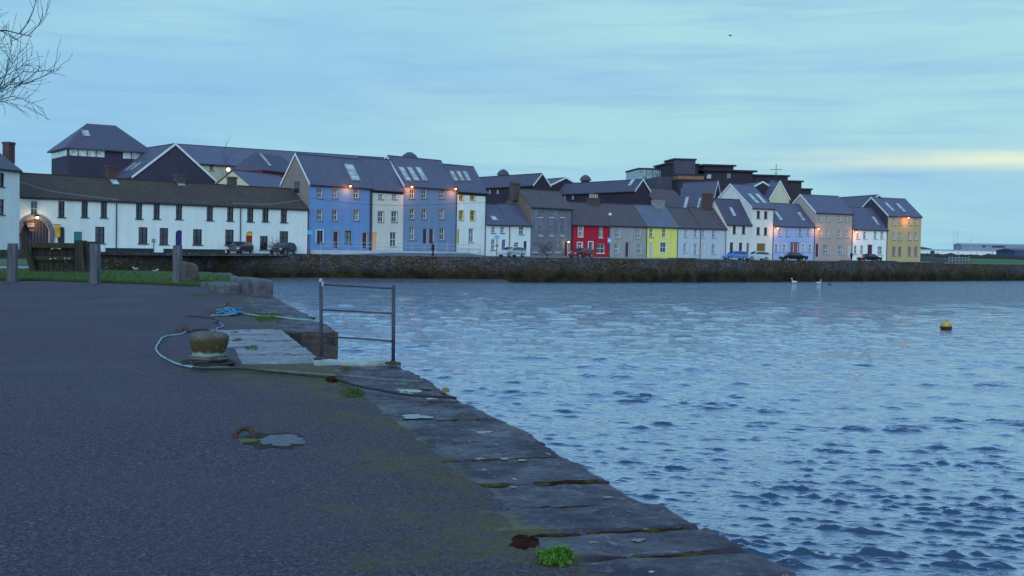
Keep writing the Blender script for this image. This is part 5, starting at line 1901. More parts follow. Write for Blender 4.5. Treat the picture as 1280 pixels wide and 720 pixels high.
# lock gate timbers
def lp(px, py, Y):
    return at(px, py, Y)
Yg = 60.0
org = at(75, 340, Yg); org.z = 0
t = thing('timber_lock_gate', 'heavy old dark timber lock gate with a leaning grey-green beam, standing on the verge', 'lock gate', org)
def gb(name, x0, x1, y0, y1, dy, dep, mat, parent=t):
    a = at(x0, y1, Yg + dy); b_ = at(x1, y0, Yg + dy)
    m = MB(); m.box(a.x - org.x, b_.x - org.x, dy, dy + dep, max(a.z, -.05), b_.z)
    return m.build(name, mat, parent, bevel=.02)
gb('balance_beam', 37, 94, 304, 309.5, -.25, .4, WOODM)
for i, (x0, x1, y0) in enumerate(((39, 46, 309), (46.5, 56, 310), (56.5, 65, 309.5), (65.5, 74, 310), (74.5, 83, 309.6), (83.5, 92, 310))):
    gb('plank', x0, x1, y0 + .5, 319.5 if i in (1, 2, 3, 4) else 342, .05 + .02 * (i % 2), .12, WOODD)
gb('middle_rail', 38, 92, 320.5, 325, -.1, .3, WOODM)
for i, (x0, x1) in enumerate(((46.5, 55), (56, 60), (61, 67), (68, 74), (75, 79))):
    gb('lower_plank', x0, x1, 325.5, 341.5, .06 + .03 * (i % 2), .12, WOODD if i != 3 else WOODM)
gb('bottom_rail', 38, 92, 337.5, 342, .2, .3, WOODD)
gb('heel_post', 92.5, 104, 300.5, 342, -.2, .6, WOODD)
gb('heel_post', 104.5, 116, 302, 342, .0, .8, WOODD)
m = MB()
pA, pB, pC = at(31, 291, Yg), at(35.5, 308, Yg), at(44, 341, Yg)
m.tube([(pA.x - org.x, -.4, pA.z), (pB.x - org.x, -.35, pB.z), (pC.x - org.x, -.2, 0)], [.13, .16, .17], 6)
m.build('leaning_beam', WOODM, t)
m = MB()
pA, pB = at(105, 313, Yg), at(112, 341, Yg)
m.tube([(pA.x - org.x, -.35, pA.z), (pB.x - org.x, -.8, .0)], [.07, .08], 6)
m.build('brace', WOODM, t)
for (x, y) in ((66, 311), (75.5, 311), (64, 323.5), (70, 323), (82, 323), (87, 323)):
    q = at(x, y, Yg - .3); m = MB(); m.box(q.x - org.x - .05, q.x - org.x + .05, -.42, -.33, q.z - .03, q.z + .03)
    m.build('bolt_head', M('pale_bolt', (.45, .43, .45)), t)

# gulls / pigeons on the verge
def bird(name, label, cat, px, py, Lm, white, dark, heading, ground='quay', fly=False, neck=0.0, swim=False, Y=None, darkback=True):
    if Y is None:
        p_ = onz(px, py, 0.03 if ground == 'quay' else WATER)
    else:
        p_ = at(px, py, Y)
    t_ = thing(name, label, cat, p_, heading)
    z0_ = (.42 * Lm if not swim else .08 * Lm) if not fly else 0
    body = [(-.55, .03, .035), (-.40, .0, .09), (-.15, -.01, .17), (.10, 0, .19), (.30, .05, .13)]
    if neck:
        body += [(.36, .18, .07), (.34, .36, .05), (.36, .55, .05), (.42, .64, .065), (.52, .64, .05), (.60, .60, .022)]
    else:
        body += [(.40, .13, .09), (.47, .20, .085), (.55, .20, .05), (.66, .17, .014)]
    m = MB()
    m.tube([Vector((x, 0, z)) * Lm + Vector((0, 0, z0_ + .1 * Lm)) for x, z, r_ in body], [r_ * Lm for x, z, r_ in body], 10)
    m.build('body', white, t_, smooth=True)
    if not fly:
        for s in (-1, 1):
            m = MB()
            W_ = [(.25, .06), (.1, .1), (-.2, .09), (-.5, .06), (-.66, .045)]
            m.tube([Vector((x, s * .15 * (1 if x > -.3 else .5), z + .02)) * Lm + Vector((0, 0, z0_ + .1 * Lm)) for x, z in W_], [.04 * Lm, .09 * Lm, .085 * Lm, .05 * Lm, .01 * Lm], 8)
            m.build('wing', dark, t_, smooth=True)
            if not swim:
                m = MB(); m.tube([(0, s * .07 * Lm, 0), (.02 * Lm, s * .07 * Lm, z0_)], .018 * Lm, 5); m.tube([(0, s * .07 * Lm, .01), (.1 * Lm, s * .07 * Lm, .01)], .015 * Lm, 4)
                m.build('leg', POT, t_)
    else:
        for s in (-1, 1):
            m = MB()
            m.add([(.2 * Lm, s * .1 * Lm, .08 * Lm), (-.15 * Lm, s * .1 * Lm, .08 * Lm), (-.1 * Lm, s * .6 * Lm, .32 * Lm), (.2 * Lm, s * .6 * Lm, .34 * Lm), (-.15 * Lm, s * 1.25 * Lm, .2 * Lm),
                   (.2 * Lm, s * .1 * Lm, .12 * Lm), (-.1 * Lm, s * .6 * Lm, .345 * Lm), (.2 * Lm, s * .6 * Lm, .37 * Lm)], [(0, 1, 2, 3), (3, 2, 4), (5, 1, 6, 7), (7, 6, 4), (0, 3, 7, 5)])
            m.build('wing', dark, t_)
    m = MB()
    hd = body[-2]
    m.tube([Vector((hd[0] + .03, 0, hd[1])) * Lm + Vector((0, 0, z0_ + .1 * Lm)), Vector((hd[0] + .17, 0, hd[1] - .04)) * Lm + Vector((0, 0, z0_ + .1 * Lm))], [.03 * Lm, .006 * Lm], 6)
    m.build('beak', M('orange_beak', (.5, .2, .05)), t_)
    return t_
BW_ = M('white_feathers', (0.8, 0.8, 0.82), (0.7, 0.7, 0.72)); BG_ = M('grey_feathers', (0.18, 0.19, 0.23)); BK_ = M('black_feathers', (0.015, 0.015, 0.02))
bird('gull', 'white and grey gull on the grass, left one of the two between the posts', 'bird', 169.5, 339.4, .30, BW_, BG_, R(170))
bird('gull', 'black and white gull on the grass, right one of the two between the posts', 'bird', 194, 341.5, .28, BW_, BK_, R(10))
bird('gull', 'dark-backed gull standing close to the second wooden post', 'bird', 129.5, 339.5, .34, BG_, BK_, R(30))
bird('swan', 'white swan swimming at the foot of the seawall, larger one', 'bird', 992.5, 353.8, .72, BW_, BW_, R(185), 'w', neck=1, swim=True)
bird('swan', 'white swan with lowered look, right of the larger swan', 'bird', 1023.5, 354.6, .6, BW_, BW_, R(-20), 'w', neck=1, swim=True)
bird('cormorant', 'small black water bird swimming right of the two swans', 'bird', 1037, 356.6, .45, BK_, BK_, R(20), 'w', neck=1, swim=True)
bird('flying_bird', 'tiny dark bird flying high in the sky', 'bird', 913, 45, .30, BK_, BK_, R(160), fly=True, Y=115)

# buoy
p_ = onz(1182.5, 412, WATER)
t = thing('mooring_buoy', 'round orange-yellow mooring buoy with a dark weedy waterline', 'buoy', (p_.x, p_.y, WATER))
rb = .30
m = MB()
m.lathe([(rb * math.sin(R(a)), rb * .55 - rb * math.cos(R(a)) * 1.0) for a in list(range(80, 180, 10)) + [178]], 20)
m.build('float', M('buoy_orange', (0.66, 0.38, 0.07), (0.42, 0.24, 0.05), 4, rough=.5), t, smooth=True)
m = MB()
m.lathe([(rb * 1.02 * math.sin(R(a)), rb * .55 - rb * 1.02 * math.cos(R(a))) for a in range(4, 96, 8)], 20, wob=.05)
m.build('weed_band', M('weedy_black', (0.02, 0.02, 0.012), (0.06, 0.05, 0.015), 9), t, smooth=True)
m = MB(); m.tube([(-.04, 0, rb * 1.5), (-.04, 0, rb * 1.72), (.04, 0, rb * 1.72), (.04, 0, rb * 1.5)], .015, 6); m.build('eye', RUST, t)

# ------------------------------------------------------------------ lamps
def bulb_light(P, col, e, r_=.18):
    l = bpy.data.lights.new('lamp_light', 'POINT'); l.energy = e; l.color = col; l.shadow_soft_size = r_
    o = bpy.data.objects.new('lamp_light', l); COL.objects.link(o); o.location = P
    return o
WALLG = 'lit orange street lamps under the eaves'
def wall_lamp(H_, px, py, label, e=85, mat=BULB_O, colr=(1, .32, .08), r_=.17):
    x, z = H_.fp(px, py)
    x = min(max(x, .1), H_.L - .1)
    P = H_.A + H_.u * x - H_.back * .75; P.z = H_.z0 + z
    t = thing('wall_lamp', label, 'street lamp', H_.A + H_.u * x + Vector((0, 0, z)) - Vector((0, 0, 0)), H_.ang, WALLG)
    t.location.z = H_.z0 + z
    m = MB(); m.tube([(0, -.02, -.1), (0, -.3, .22), (0, -.75, .24)], .03, 6); m.build('bracket', DARKTRIM, t)
    m = MB(); m.lathe([(.07, .26), (.26, .12), (.28, .06)], 10, (0, -.75, 0)); m.build('lamp_shade', DARKTRIM, t)
    m = MB(); m.lathe([(.04, -.16), (.1, -.12), (.14, 0), (.12, .1), (.05, .14)], 12, (0, -.75, 0)); m.build('bulb', mat, t, smooth=True)
    L_ = bulb_light(P - Vector((0, 0, .38)), colr, e, r_)
    L_.parent = t; L_.location = (0, -.8, -.38)
wall_lamp(B1, 433, 232.5, 'lit orange wall lamp under the eaves of the bright blue house')
wall_lamp(G1, 510, 233.5, 'lit orange wall lamp at the left corner of the grey-blue house')
wall_lamp(G1, 564.5, 236, 'lit orange wall lamp at the right corner of the grey-blue house')
wall_lamp(PB, 968.4, 285.3, 'lit orange wall lamp where the off-white and sky-blue houses meet', 75)
wall_lamp(BH, 1019.2, 286, 'lit orange wall lamp where the sky-blue and beige houses meet', 75)
wall_lamp(W2, 1067.4, 290, 'lit orange wall lamp at the left corner of the last white house', 75)
wall_lamp(OH, 1131.8, 272.5, 'lit orange wall lamp high on the ochre house', 75)
wall_lamp(LW, 42.5, 271.5, 'lit yellow lamp above the archway of the long white terrace', 60, BULB_Y, (1, .75, .3))
wall_lamp(GH, 706.2, 302, 'small lit yellow porch lamp beside the door of the dark grey house', 14, BULB_Y, (1, .75, .3))


def lamp_post(label, px, top, Y, lit, group='tall lamp posts'):
    P = at(px, 300, Y); P.z = ST
    zt = at(px, top, Y).z - ST
    t = thing('lamp_post', label, 'lamp post', P, 0, group)
    m = MB(); m.tube([(0, 0, 0), (0, 0, 1), (0, 0, zt)], [.09, .07, .05], 8); m.build('pole', METAL, t)
    m = MB(); m.lathe([(.08, zt - .05), (.22, zt + .05), (.24, zt + .2), (.16, zt + .34), (.03, zt + .38)], 12)
    m.build('lantern', BULB_Y if lit else TRIM, t, smooth=True)
lamp_post('tall lamp post with a lit pale lantern above the long white terrace roof', 284.5, 213.5, 157, True)
lamp_post('lamp post with an unlit white lantern between the red and the sage-grey house', 762, 269.5, 170, False)

# signs
def sign(label, px, ytop, ybase, Y, wpx, hpx, mat, name='street_sign', extra=None, pole=METAL):
    P = at(px, 310, Y); P.z = ST
    zt = at(px, ytop, Y).z - ST; zb_ = at(px, ytop + hpx, Y).z - ST
    w_ = wpx / F * Y
    t = thing(name, label, 'sign', P)
    m = MB(); m.tube([(0, .05, 0), (0, .05, zt)], .05, 6); m.build('pole', pole, t)
    m = MB(); m.box(-w_ / 2, w_ / 2, -.03, 0, zb_, zt); m.build('sign_board', mat, t, bevel=.01)
    if extra:
        yt2, h2, w2, mt = extra
        za, zc = at(px, yt2, Y).z - ST, at(px, yt2 + h2, Y).z - ST
        m = MB(); m.box(-w2 / F * Y / 2, w2 / F * Y / 2, -.05, -.001, zc, za); m.build('sign_plate', mt, t, bevel=.01)
SB = M('sign_blue', (0.10, 0.36, 0.72), (0.08, 0.32, 0.66), 3, rough=.4)
SR = M('sign_red_orange', (0.6, 0.12, 0.05), None, 4)
sign('blue street sign on a dark pole at the corner of the bright blue house', 387, 288, 318, 141, 7, 5, SB)
sign('blue street sign with a red-orange plate on its pole, by the white cottages', 621, 294, 320, 150, 5, 4, SB, extra=(305.5, 3, 4, SR))
sign('blue and white street sign on the lamp pole line between red and sage-grey houses', 761.5, 297, 322, 168, 4, 7, SB, extra=(299.5, 2, 3.9, TRIM))
sign('small grey square sign on a thin pole before the long white terrace', 192, 298.5, 314, 118, 5, 5, M('sign_back_grey', (0.2, 0.22, 0.28)))
# sign with red and white bands in front of the arch + yellow hanging banner
x, z = LW.fp(36, 283)
t = thing('hanging_sign', 'red, white and dark banded sign hanging in the archway of the white terrace', 'sign', LW.A + LW.u * x + Vector((0, 0, z)), LW.ang)
for i, mt in enumerate((DARKTRIM, D_PINK, GREYTRIM, DARKTRIM, D_PINK)):
    m = MB(); m.box(-.45 + (.1 * i), .45, -.25, -.2, .35 - i * .2, .54 - i * .2); m.build('band', mt, t)
x, z = LW.fp(70.5, 288)
t = thing('hanging_banner', 'yellow-orange banner hanging on the white terrace wall right beside the archway', 'banner', LW.A + LW.u * x + Vector((0, 0, z)), LW.ang)
m = MB(); m.box(-.25, .25, -.3, -.26, -.65, .55); m.build('cloth', M('banner_yellow', (0.85, 0.5, 0.06), (0.6, 0.28, 0.05), 2), t)
m = MB(); m.tube([(-.3, -.05, .58), (-.0, -.28, .6), (.3, -.28, .6)], .03, 5); m.build('bracket', DARKTRIM, t)

# low dark troughs / kerb walls in front of the long terrace
for (a, b_, lb) in ((112, 170, 'low dark kerb wall before the left half of the long white terrace'), (184, 226, 'low dark kerb wall before the navy door of the long white terrace'), (228, 259, 'low dark kerb wall right of the third wooden post, before the white terrace')):
    xa, _ = LW.fp(a, 314); xb, _ = LW.fp(b_, 314)
    m = MB(); m.box(xa, xb, -3.6, -3.3, 0, .55)
    o = m.build('kerb_wall', M('dark_green_low_wall', (0.025, 0.04, 0.045)))
    o.location = LW.A; o.rotation_euler = (0, 0, LW.ang)
    tag(o, lb, 'low wall')

# overhead cable
def cable(label, pts, mat=DARKTRIM, r_=.025):
    P = [at(x, y, Y) for x, y, Y in pts]
    m = MB(); m.tube(spline(P, 6), r_, 5)
    tag(m.build('overhead_cable', mat, smooth=True), label, 'cable')
cable('thin pale cable sagging along the roof of the long white terrace', [(26, 227, 114), (60, 238, 117), (100, 244, 120), (150, 250, 123)], GREYTRIM, .03)
cable('thin cable running from the long white terrace to the bright blue house', [(290, 254, 133), (340, 255, 137), (386, 248, 141)], GREYTRIM, .03)
cable('long thin cable crossing the fronts of the tall blue, cream and grey-blue houses', [(386, 247, 141), (450, 255, 147), (520, 256.5, 155), (606, 253, 164)], DARKTRIM, .022)

# ------------------------------------------------------------------ cars
def car(label, px, Y, col, flip=False, sedan=False, L_=4.0, ang=None, light=False):
    P = at(px, 315, Y); P.z = ST + .01
    # street direction there
    q = at(px + 12, 315, Y + (2.6 if px < 620 else 1.4)); 
    a_ = math.atan2(q.y - P.y, q.x - P.x) if ang is None else ang
    t = thing('parked_car', label, 'car', P, a_ + (math.pi if flip else 0), 'cars parked along the far quay')
    cm = M('car_paint_' + col[0], col[1], tuple(x * .9 for x in col[1]), 2, rough=.25, spec=.6)
    hw = .86
    if sedan:
        prof = [(-1, .32), (-1.0, .62), (-.97, .82), (-.62, .90), (-.30, 1.36), (.22, 1.40), (.52, .96), (.90, .80), (1.0, .62), (1.0, .32)]
    else:
        prof = [(-1, .32), (-1.0, .62), (-.96, .95), (-.82, 1.36), (-.30, 1.46), (.18, 1.42), (.52, .98), (.88, .82), (1.0, .62), (1.0, .32)]
    m = MB(); n = len(prof)
    h2 = L_ / 2
    for s in (-1, 1):
        for x, z in prof:
            tw = hw if z < 1.0 else hw - (z - .95) * .45
            ex = .1 if abs(x) > .95 else 0
            m.v.append((x * h2, s * (tw - ex), z))
    m.f += [list(range(n))[::1], list(range(n, 2 * n))[::-1]]; m.mi += [0, 0]
    for i in range(n):
        j = (i + 1) % n
        m.f.append([i, i + n, j + n, j]); m.mi.append(0)
    m.build('body', cm, t, bevel=.05)
    # glass
    for s in (-1, 1):
        m = MB()
        if sedan:
            a = [(-.55, .93), (-.28, 1.3), (.19, 1.33), (.45, .97)]
        else:
            a = [(-.86, 1.0), (-.76, 1.3), (-.28, 1.39), (.15, 1.35), (.46, .99)]
        pts = [(x * h2, s * ((hw if z < 1 else hw - (z - .95) * .45) + .012), z) for x, z in a]
        pts2 = [(x, y - s * .03, z) for x, y, z in pts]
        k_ = len(a)
        m.add(pts + pts2, [list(range(k_)) if s < 0 else list(range(k_))[::-1]] + [[i, (i + 1) % k_, k_ + (i + 1) % k_, k_ + i] for i in range(k_)])
        m.build('side_window', GLASS, t)
    for (xa, za, xb, zb_) in (((.24, 1.37, .50, 1.0), (-.33, 1.33, -.6, .93)) if sedan else ((.21, 1.39, .50, 1.01), (-.84, 1.33, -.955, .98))):
        m = MB()
        o1 = .015 if xa > 0 else -.015
        m.add([((xa) * h2 + o1, -.62, za + .01), (xa * h2 + o1, .62, za + .01), (xb * h2 + o1, .74, zb_ + .01), (xb * h2 + o1, -.74, zb_ + .01)], [(0, 1, 2, 3)])
        m.build('windscreen' if xa > 0 else 'rear_window', GLASS, t)
    for sx in (-.62, .64):
        for s in (-1, 1):
            T = Matrix.Translation((sx * h2, s * (hw - .08), .31)) @ Matrix.Rotation(R(90), 4, 'X')
            m = MB(); m.lathe([(.2, -.1), (.31, -.09), (.32, 0), (.31, .09), (.2, .1)], 16); m.v = [tuple(T @ Vector(v_)) for v_ in m.v]
            w_ = m.build('wheel', M('tyre_rubber', (.02, .02, .022)), t, smooth=True)
            m = MB(); m.lathe([(.05, -.115), (.19, -.108), (.19, .108), (.05, .115)], 12); m.v = [tuple(T @ Vector(v_)) for v_ in m.v]
            m.build('rim', M('alloy_rim', (.45, .45, .48), rough=.35, metal=.6), w_)
    for s in (-1, 1):
        m = MB(); m.box(h2 * .93, h2 * 1.003, s * .62 - .13, s * .62 + .13, .62, .76); m.build('headlight', M('headlight_glass', (.7, .7, .72), rough=.1), t)
        m = MB(); m.box(-h2 * 1.003, -h2 * .97, s * .66 - .1, s * .66 + .1, .7, .9); m.build('taillight', M('taillight_red', (.4, .01, .01), rough=.2), t)


car('dark grey hatchback parked before the red door with the yellow fanlight', 300, 134, ('charcoal', (0.035, 0.03, 0.045)), flip=True)
car('dark hatchback parked nearest the bright blue house, behind a bare shrub', 354, 139, ('near_black', (0.028, 0.026, 0.038)), flip=True, L_=4.2)
car('silver hatchback parked before the small white cottages', 640, 165, ('silver', (0.50, 0.52, 0.58)), flip=True, L_=4.2)
car('dark red hatchback parked in front of the vivid red house', 727, 174, ('maroon', (0.22, 0.03, 0.035)), flip=True, L_=4.0)
car('bright blue hatchback parked in front of the off-white house', 919, 183, ('blue', (0.10, 0.24, 0.62)), flip=True, ang=R(14) , L_=3.8)
car('white sedan parked before the brown garage door', 946.5, 186, ('white', (0.62, 0.62, 0.66)), flip=True, ang=R(14), L_=3.8)
car('black sedan parked in front of the sky-blue house', 992, 188, ('black', (0.02, 0.018, 0.026)), flip=True, sedan=True, ang=R(14), L_=4.3)
car('black sedan parked in front of the last white house', 1087, 200, ('ink_black', (0.02, 0.018, 0.026)), flip=True, sedan=True, ang=R(16), L_=3.9)
# a pale estate car partly hidden next to the black sedan

# ------------------------------------------------------------------ bare shrub (parts of a person, tree, shrub helpers)
def skin_person(label, px, Y, heading, coat, legs_c, h_=1.72, z0_=ST, walk=.12):
    P = at(px, 315, Y); P.z = z0_ + .005
    t = thing('person', label, 'person', P, heading)
    s = h_ / 1.75
    def skin(name, verts, edges, radii, mat, parent, root=0):
        me_ = bpy.data.meshes.new(name)
        me_.from_pydata([tuple(Vector(v_) * s) for v_ in verts], edges, [])
        o = bpy.data.objects.new(name, me_); COL.objects.link(o); o.parent = parent
        me_.materials.append(mat)
        sk = o.modifiers.new('skin', 'SKIN')
        layer = me_.skin_vertices[0] if me_.skin_vertices else None
        if layer is None:
            bpy.context.view_layer.objects.active = o
            me_.attributes.new
        for i, r_ in enumerate(radii):
            me_.skin_vertices[0].data[i].radius = (r_ * s, r_ * s)
            me_.skin_vertices[0].data[i].use_root = (i == root)
        sb = o.modifiers.new('sub', 'SUBSURF'); sb.levels = sb.render_levels = 2
        return o
    w = walk
    V = [(0, 0, .98), (0, 0, 1.15), (0, 0, 1.38), (0, 0, 1.50), (.01, 0, 1.60), (.01, 0, 1.70),
         (0, .18, 1.40), (-.02, .25, 1.13), (.04, .26, .90), (.06, .26, .82),
         (0, -.18, 1.40), (.03, -.25, 1.13), (.10, -.24, .90), (.13, -.24, .82),
         (0, .09, .93), (w * .6, .10, .50), (w, .10, .09), (w + .14, .11, .04),
         (0, -.09, .93), (-w * .2, -.10, .50), (-w, -.10, .10), (-w + .13, -.11, .04)]
    E = [(0, 1), (1, 2), (2, 3), (3, 4), (4, 5), (2, 6), (6, 7), (7, 8), (8, 9), (2, 10), (10, 11), (11, 12), (12, 13), (0, 14), (14, 15), (15, 16), (16, 17), (0, 18), (18, 19), (19, 20), (20, 21)]
    Rd = [.13, .12, .14, .06, .085, .075, .06, .045, .035, .03, .06, .045, .035, .03, .085, .06, .04, .035, .085, .06, .04, .035]
    return t, skin, V, E, Rd
# the SKIN modifier needs a skin layer, which is made from bmesh
import bmesh
def skin_obj(name, verts, edges, radii, mat, parent, s=1.0, root=0):
    bm_ = bmesh.new()
    lay = bm_.verts.layers.skin.verify()
    vs_ = []
    for i, v_ in enumerate(verts):
        bv = bm_.verts.new(tuple(Vector(v_) * s))
        bv[lay].radius = (radii[i] * s, radii[i] * s)
        bv[lay].use_root = (i == root)
        vs_.append(bv)
    for a, b_ in edges:
        bm_.edges.new((vs_[a], vs_[b_]))
    me_ = bpy.data.meshes.new(name); bm_.to_mesh(me_); bm_.free()
    me_.materials.append(mat)
    o = bpy.data.objects.new(name, me_); COL.objects.link(o); o.parent = parent
    o.modifiers.new('skin', 'SKIN')
    sb = o.modifiers.new('sub', 'SUBSURF'); sb.levels = sb.render_levels = 2
    return o


SKINM = M('skin_tone', (0.45, 0.28, 0.22)); HAIR = M('dark_hair', (0.03, 0.02, 0.02))
def person(label, px, Y, heading, coat, trous, h_=1.72, z0_=ST):
    t, _, V, E, Rd = skin_person(label, px, Y, heading, coat, trous, h_, z0_)
    s = h_ / 1.75
    skin_obj('body', V, E, Rd, SKINM, t, s)
    up = [0, 1, 2, 6, 7, 8, 10, 11, 12]
    mp = {v_: i for i, v_ in enumerate(up)}
    skin_obj('coat', [V[i] for i in up], [(mp[a], mp[b_]) for a, b_ in E if a in mp and b_ in mp], [Rd[i] + .035 for i in up], coat, t, s)
    lo_ = [0, 14, 15, 16, 18, 19, 20]
    mp = {v_: i for i, v_ in enumerate(lo_)}
    skin_obj('trousers', [V[i] for i in lo_], [(mp[a], mp[b_]) for a, b_ in E if a in mp and b_ in mp], [Rd[i] + .025 for i in lo_], trous, t, s)
    m = MB(); m.lathe([(.06, -.02), (.10, .03), (.105, .08), (.08, .125), (.02, .14)], 12, (-.012 * s, 0, 1.60 * s)); m.build('hair', HAIR, t, smooth=True)


person('person in dark clothes standing on the street before the twin doors of the grey-blue house', 541, 146, R(20), M('black_coat', (.018, .016, .024)), M('dark_trousers', (.02, .02, .03)), 1.9)
person('small dark figure standing before the pale door of the beige house', 1064.7, 200, R(200), M('navy_coat', (.02, .022, .035)), M('black_trousers', (.015, .015, .02)), 1.75)


def branchy(name, label, cat, base, height, seed, spread=1.0, levels=5, r0=.16, mat=None, trunk_h=.28, childn=(4, 6), lean=(0, 0), group=None, upness=.35, minr=.006):
    rs_ = random.Random(seed)
    t = thing(name, label, cat, base, 0, group)
    tm, bm2 = MB(), MB()
    top_z = height * trunk_h
    tr = [Vector((lean[0] * f * f, lean[1] * f * f, top_z * f)) for f in [i / 6 for i in range(7)]]
    for q in tr[1:]:
        q.x += .04 * height * noise.noise(q + Vector((seed, 0, 0))) * .3
    tm.tube(tr, [r0 * (1.25 if i == 0 else 1 - .05 * i) for i in range(7)], 9)
    def grow(p0, d0, L_, r_, lev):
        n = 5 if lev < 3 else 3
        pts = [p0]; d_ = d0.copy(); p_ = p0.copy()
        for i in range(n):
            j = Vector((rs_.gauss(0, 1), rs_.gauss(0, 1), rs_.gauss(0, 1))) * (.11 if lev < 3 else .17)
            d_ = (d_ + j + Vector((0, 0, .05))).normalized()
            p_ = p_ + d_ * L_ / n
            pts.append(p_.copy())
        rr = [max(minr * .6, r_ * (1 - .62 * i / n)) for i in range(n + 1)]
        (bm2).tube(pts, rr, 6 if lev < 2 else (4 if lev < 4 else 3), cap=False)
        if lev >= levels:
            return
        k_ = rs_.randint(*childn)
        for c_ in range(k_):
            f_ = .25 + .75 * (c_ + rs_.random()) / k_
            i_ = min(int(f_ * n), n - 1)
            q = pts[i_].lerp(pts[i_ + 1], f_ * n - i_)
            ax = Vector((rs_.gauss(0, 1), rs_.gauss(0, 1), rs_.gauss(0, 1)))
            base_d = (pts[i_ + 1] - pts[i_]).normalized()
            ax = (ax - base_d * ax.dot(base_d)).normalized()
            an = rs_.uniform(.45, .95)
            nd = (base_d * math.cos(an) + ax * math.sin(an) * spread + Vector((0, 0, upness * .4))).normalized()
            grow(q, nd, L_ * rs_.uniform(.42, .68), max(minr, r_ * rs_.uniform(.42, .6)), lev + 1)
    nl = 8
    for i in range(nl):
        a_ = 6.283 * i / nl + rs_.uniform(-.3, .3)
        el_ = rs_.uniform(.55, 1.2)
        d_ = Vector((math.cos(a_) * math.cos(el_), math.sin(a_) * math.cos(el_), math.sin(el_)))
        grow(tr[rs_.choice([4, 5, 6])], d_, height * rs_.uniform(.42, .56), r0 * rs_.uniform(.45, .62), 1)
    m_ = mat or M('bare_bark', (0.06, 0.045, 0.05), (0.035, 0.028, 0.035), 5, rough=.9)
    tm.build('trunk', m_, t)
    bm2.build('branches', m_, t)
    return t


p_ = onz(-350, 352)
branchy('bare_tree', 'large leafless tree reaching into the top left corner of the picture', 'tree', (p_.x, p_.y, -.05), 13.2, 32, r0=.22, levels=5, childn=(5, 7), trunk_h=.24, minr=.011, upness=.35)
TWIG = M('twig_bark', (0.075, 0.055, 0.055), (0.05, 0.035, 0.04), 5)
P = at(346, 318, 131); P.z = ST
branchy('bare_shrub', 'small leafless shrub in front of the dark car nearest the bright blue house', 'shrub', P, 2.5, 5, r0=.04, levels=3, childn=(3, 4), trunk_h=.12, mat=TWIG, minr=.012)
P = at(684, 322, 155); P.z = ST
branchy('bare_shrub', 'wide leafless shrub in front of the dark grey house', 'shrub', P, 3.0, 6, r0=.05, levels=3, childn=(4, 5), trunk_h=.1, mat=TWIG, minr=.012)
P = at(268, 300, 160); P.z = ST
branchy('bare_tree', 'small leafless tree behind the long white terrace roof', 'tree', P, 10.0, 8, r0=.12, levels=4, childn=(3, 4), trunk_h=.5, mat=TWIG, minr=.02)
P = at(705, 321, 160); P.z = ST

# ------------------------------------------------------------------ far right
def slabbox(name, label, cat, px0, px1, yt, Y, mat, dep=20, z0_=ST, roofm=None, roofh=.0, parts=()):
    a = at(px0, yt, Y); b_ = at(px1, yt, Y)
    t = thing(name, label, cat, (a.x, Y, z0_))
    m = MB(); m.box(0, b_.x - a.x, 0, dep, 0, a.z - z0_)
    m.build('wall', mat, t)
    if roofm:
        m = MB()
        W_ = b_.x - a.x; H_ = a.z - z0_
        m.add([(-.3, -.3, H_ + .003), (W_ + .3, -.3, H_ + .003), (W_ + .3, dep + .3, H_ + .003), (-.3, dep + .3, H_ + .003), (-.3, dep / 2, H_ + roofh), (W_ + .3, dep / 2, H_ + roofh)],
              [(0, 1, 5, 4), (2, 3, 4, 5), (3, 0, 4), (1, 2, 5), (3, 2, 1, 0)])
        m.build('roof', roofm, t)
    for (q0, q1, r0, r1, mt, nm) in parts:
        u0 = at(q0, r0, Y).x - a.x; u1 = at(q1, r0, Y).x - a.x
        z1 = at(q0, r0, Y).z - z0_; z2 = at(q0, r1, Y).z - z0_
        m = MB(); m.box(u0, u1, -.12, -.01, z2, z1); m.build(nm, mt, t)
    return t
WAREW = M('pale_warehouse', (0.88, 0.88, 0.90), (0.78, 0.78, 0.80), .3)
WAREG = M('grey_blue_warehouse', (0.30, 0.33, 0.42), (0.25, 0.28, 0.37), .15)
slabbox('long_shed', 'very long low white shed on the far shore beyond the ochre house', 'shed', 1130, 1267, 311.8, 420, WAREW, 8, roofm=WAREG, roofh=.25, parts=[(x, x + .6, 314.6, 319, GREYTRIM, 'door_post') for x in (1172, 1198, 1221, 1240, 1256)])
slabbox('warehouse', 'large flat grey-blue warehouse on the horizon at the right frame edge', 'warehouse', 1202, 1330, 306, 640, WAREG, 12, roofm=WAREG, roofh=1.0, parts=[(1228, 1232, 306.5, 309, DK2, 'vent'), (1240, 1256, 306.8, 309.4, DK2, 'window_band')])
slabbox('dark_blue_shed', 'small dark blue shed at the right end of the long white shed', 'shed', 1269, 1300, 313.5, 380, M('navy_cladding', (0.06, 0.08, 0.2), (0.05, 0.07, 0.17)), 15, roofm=DK2, roofh=.8)
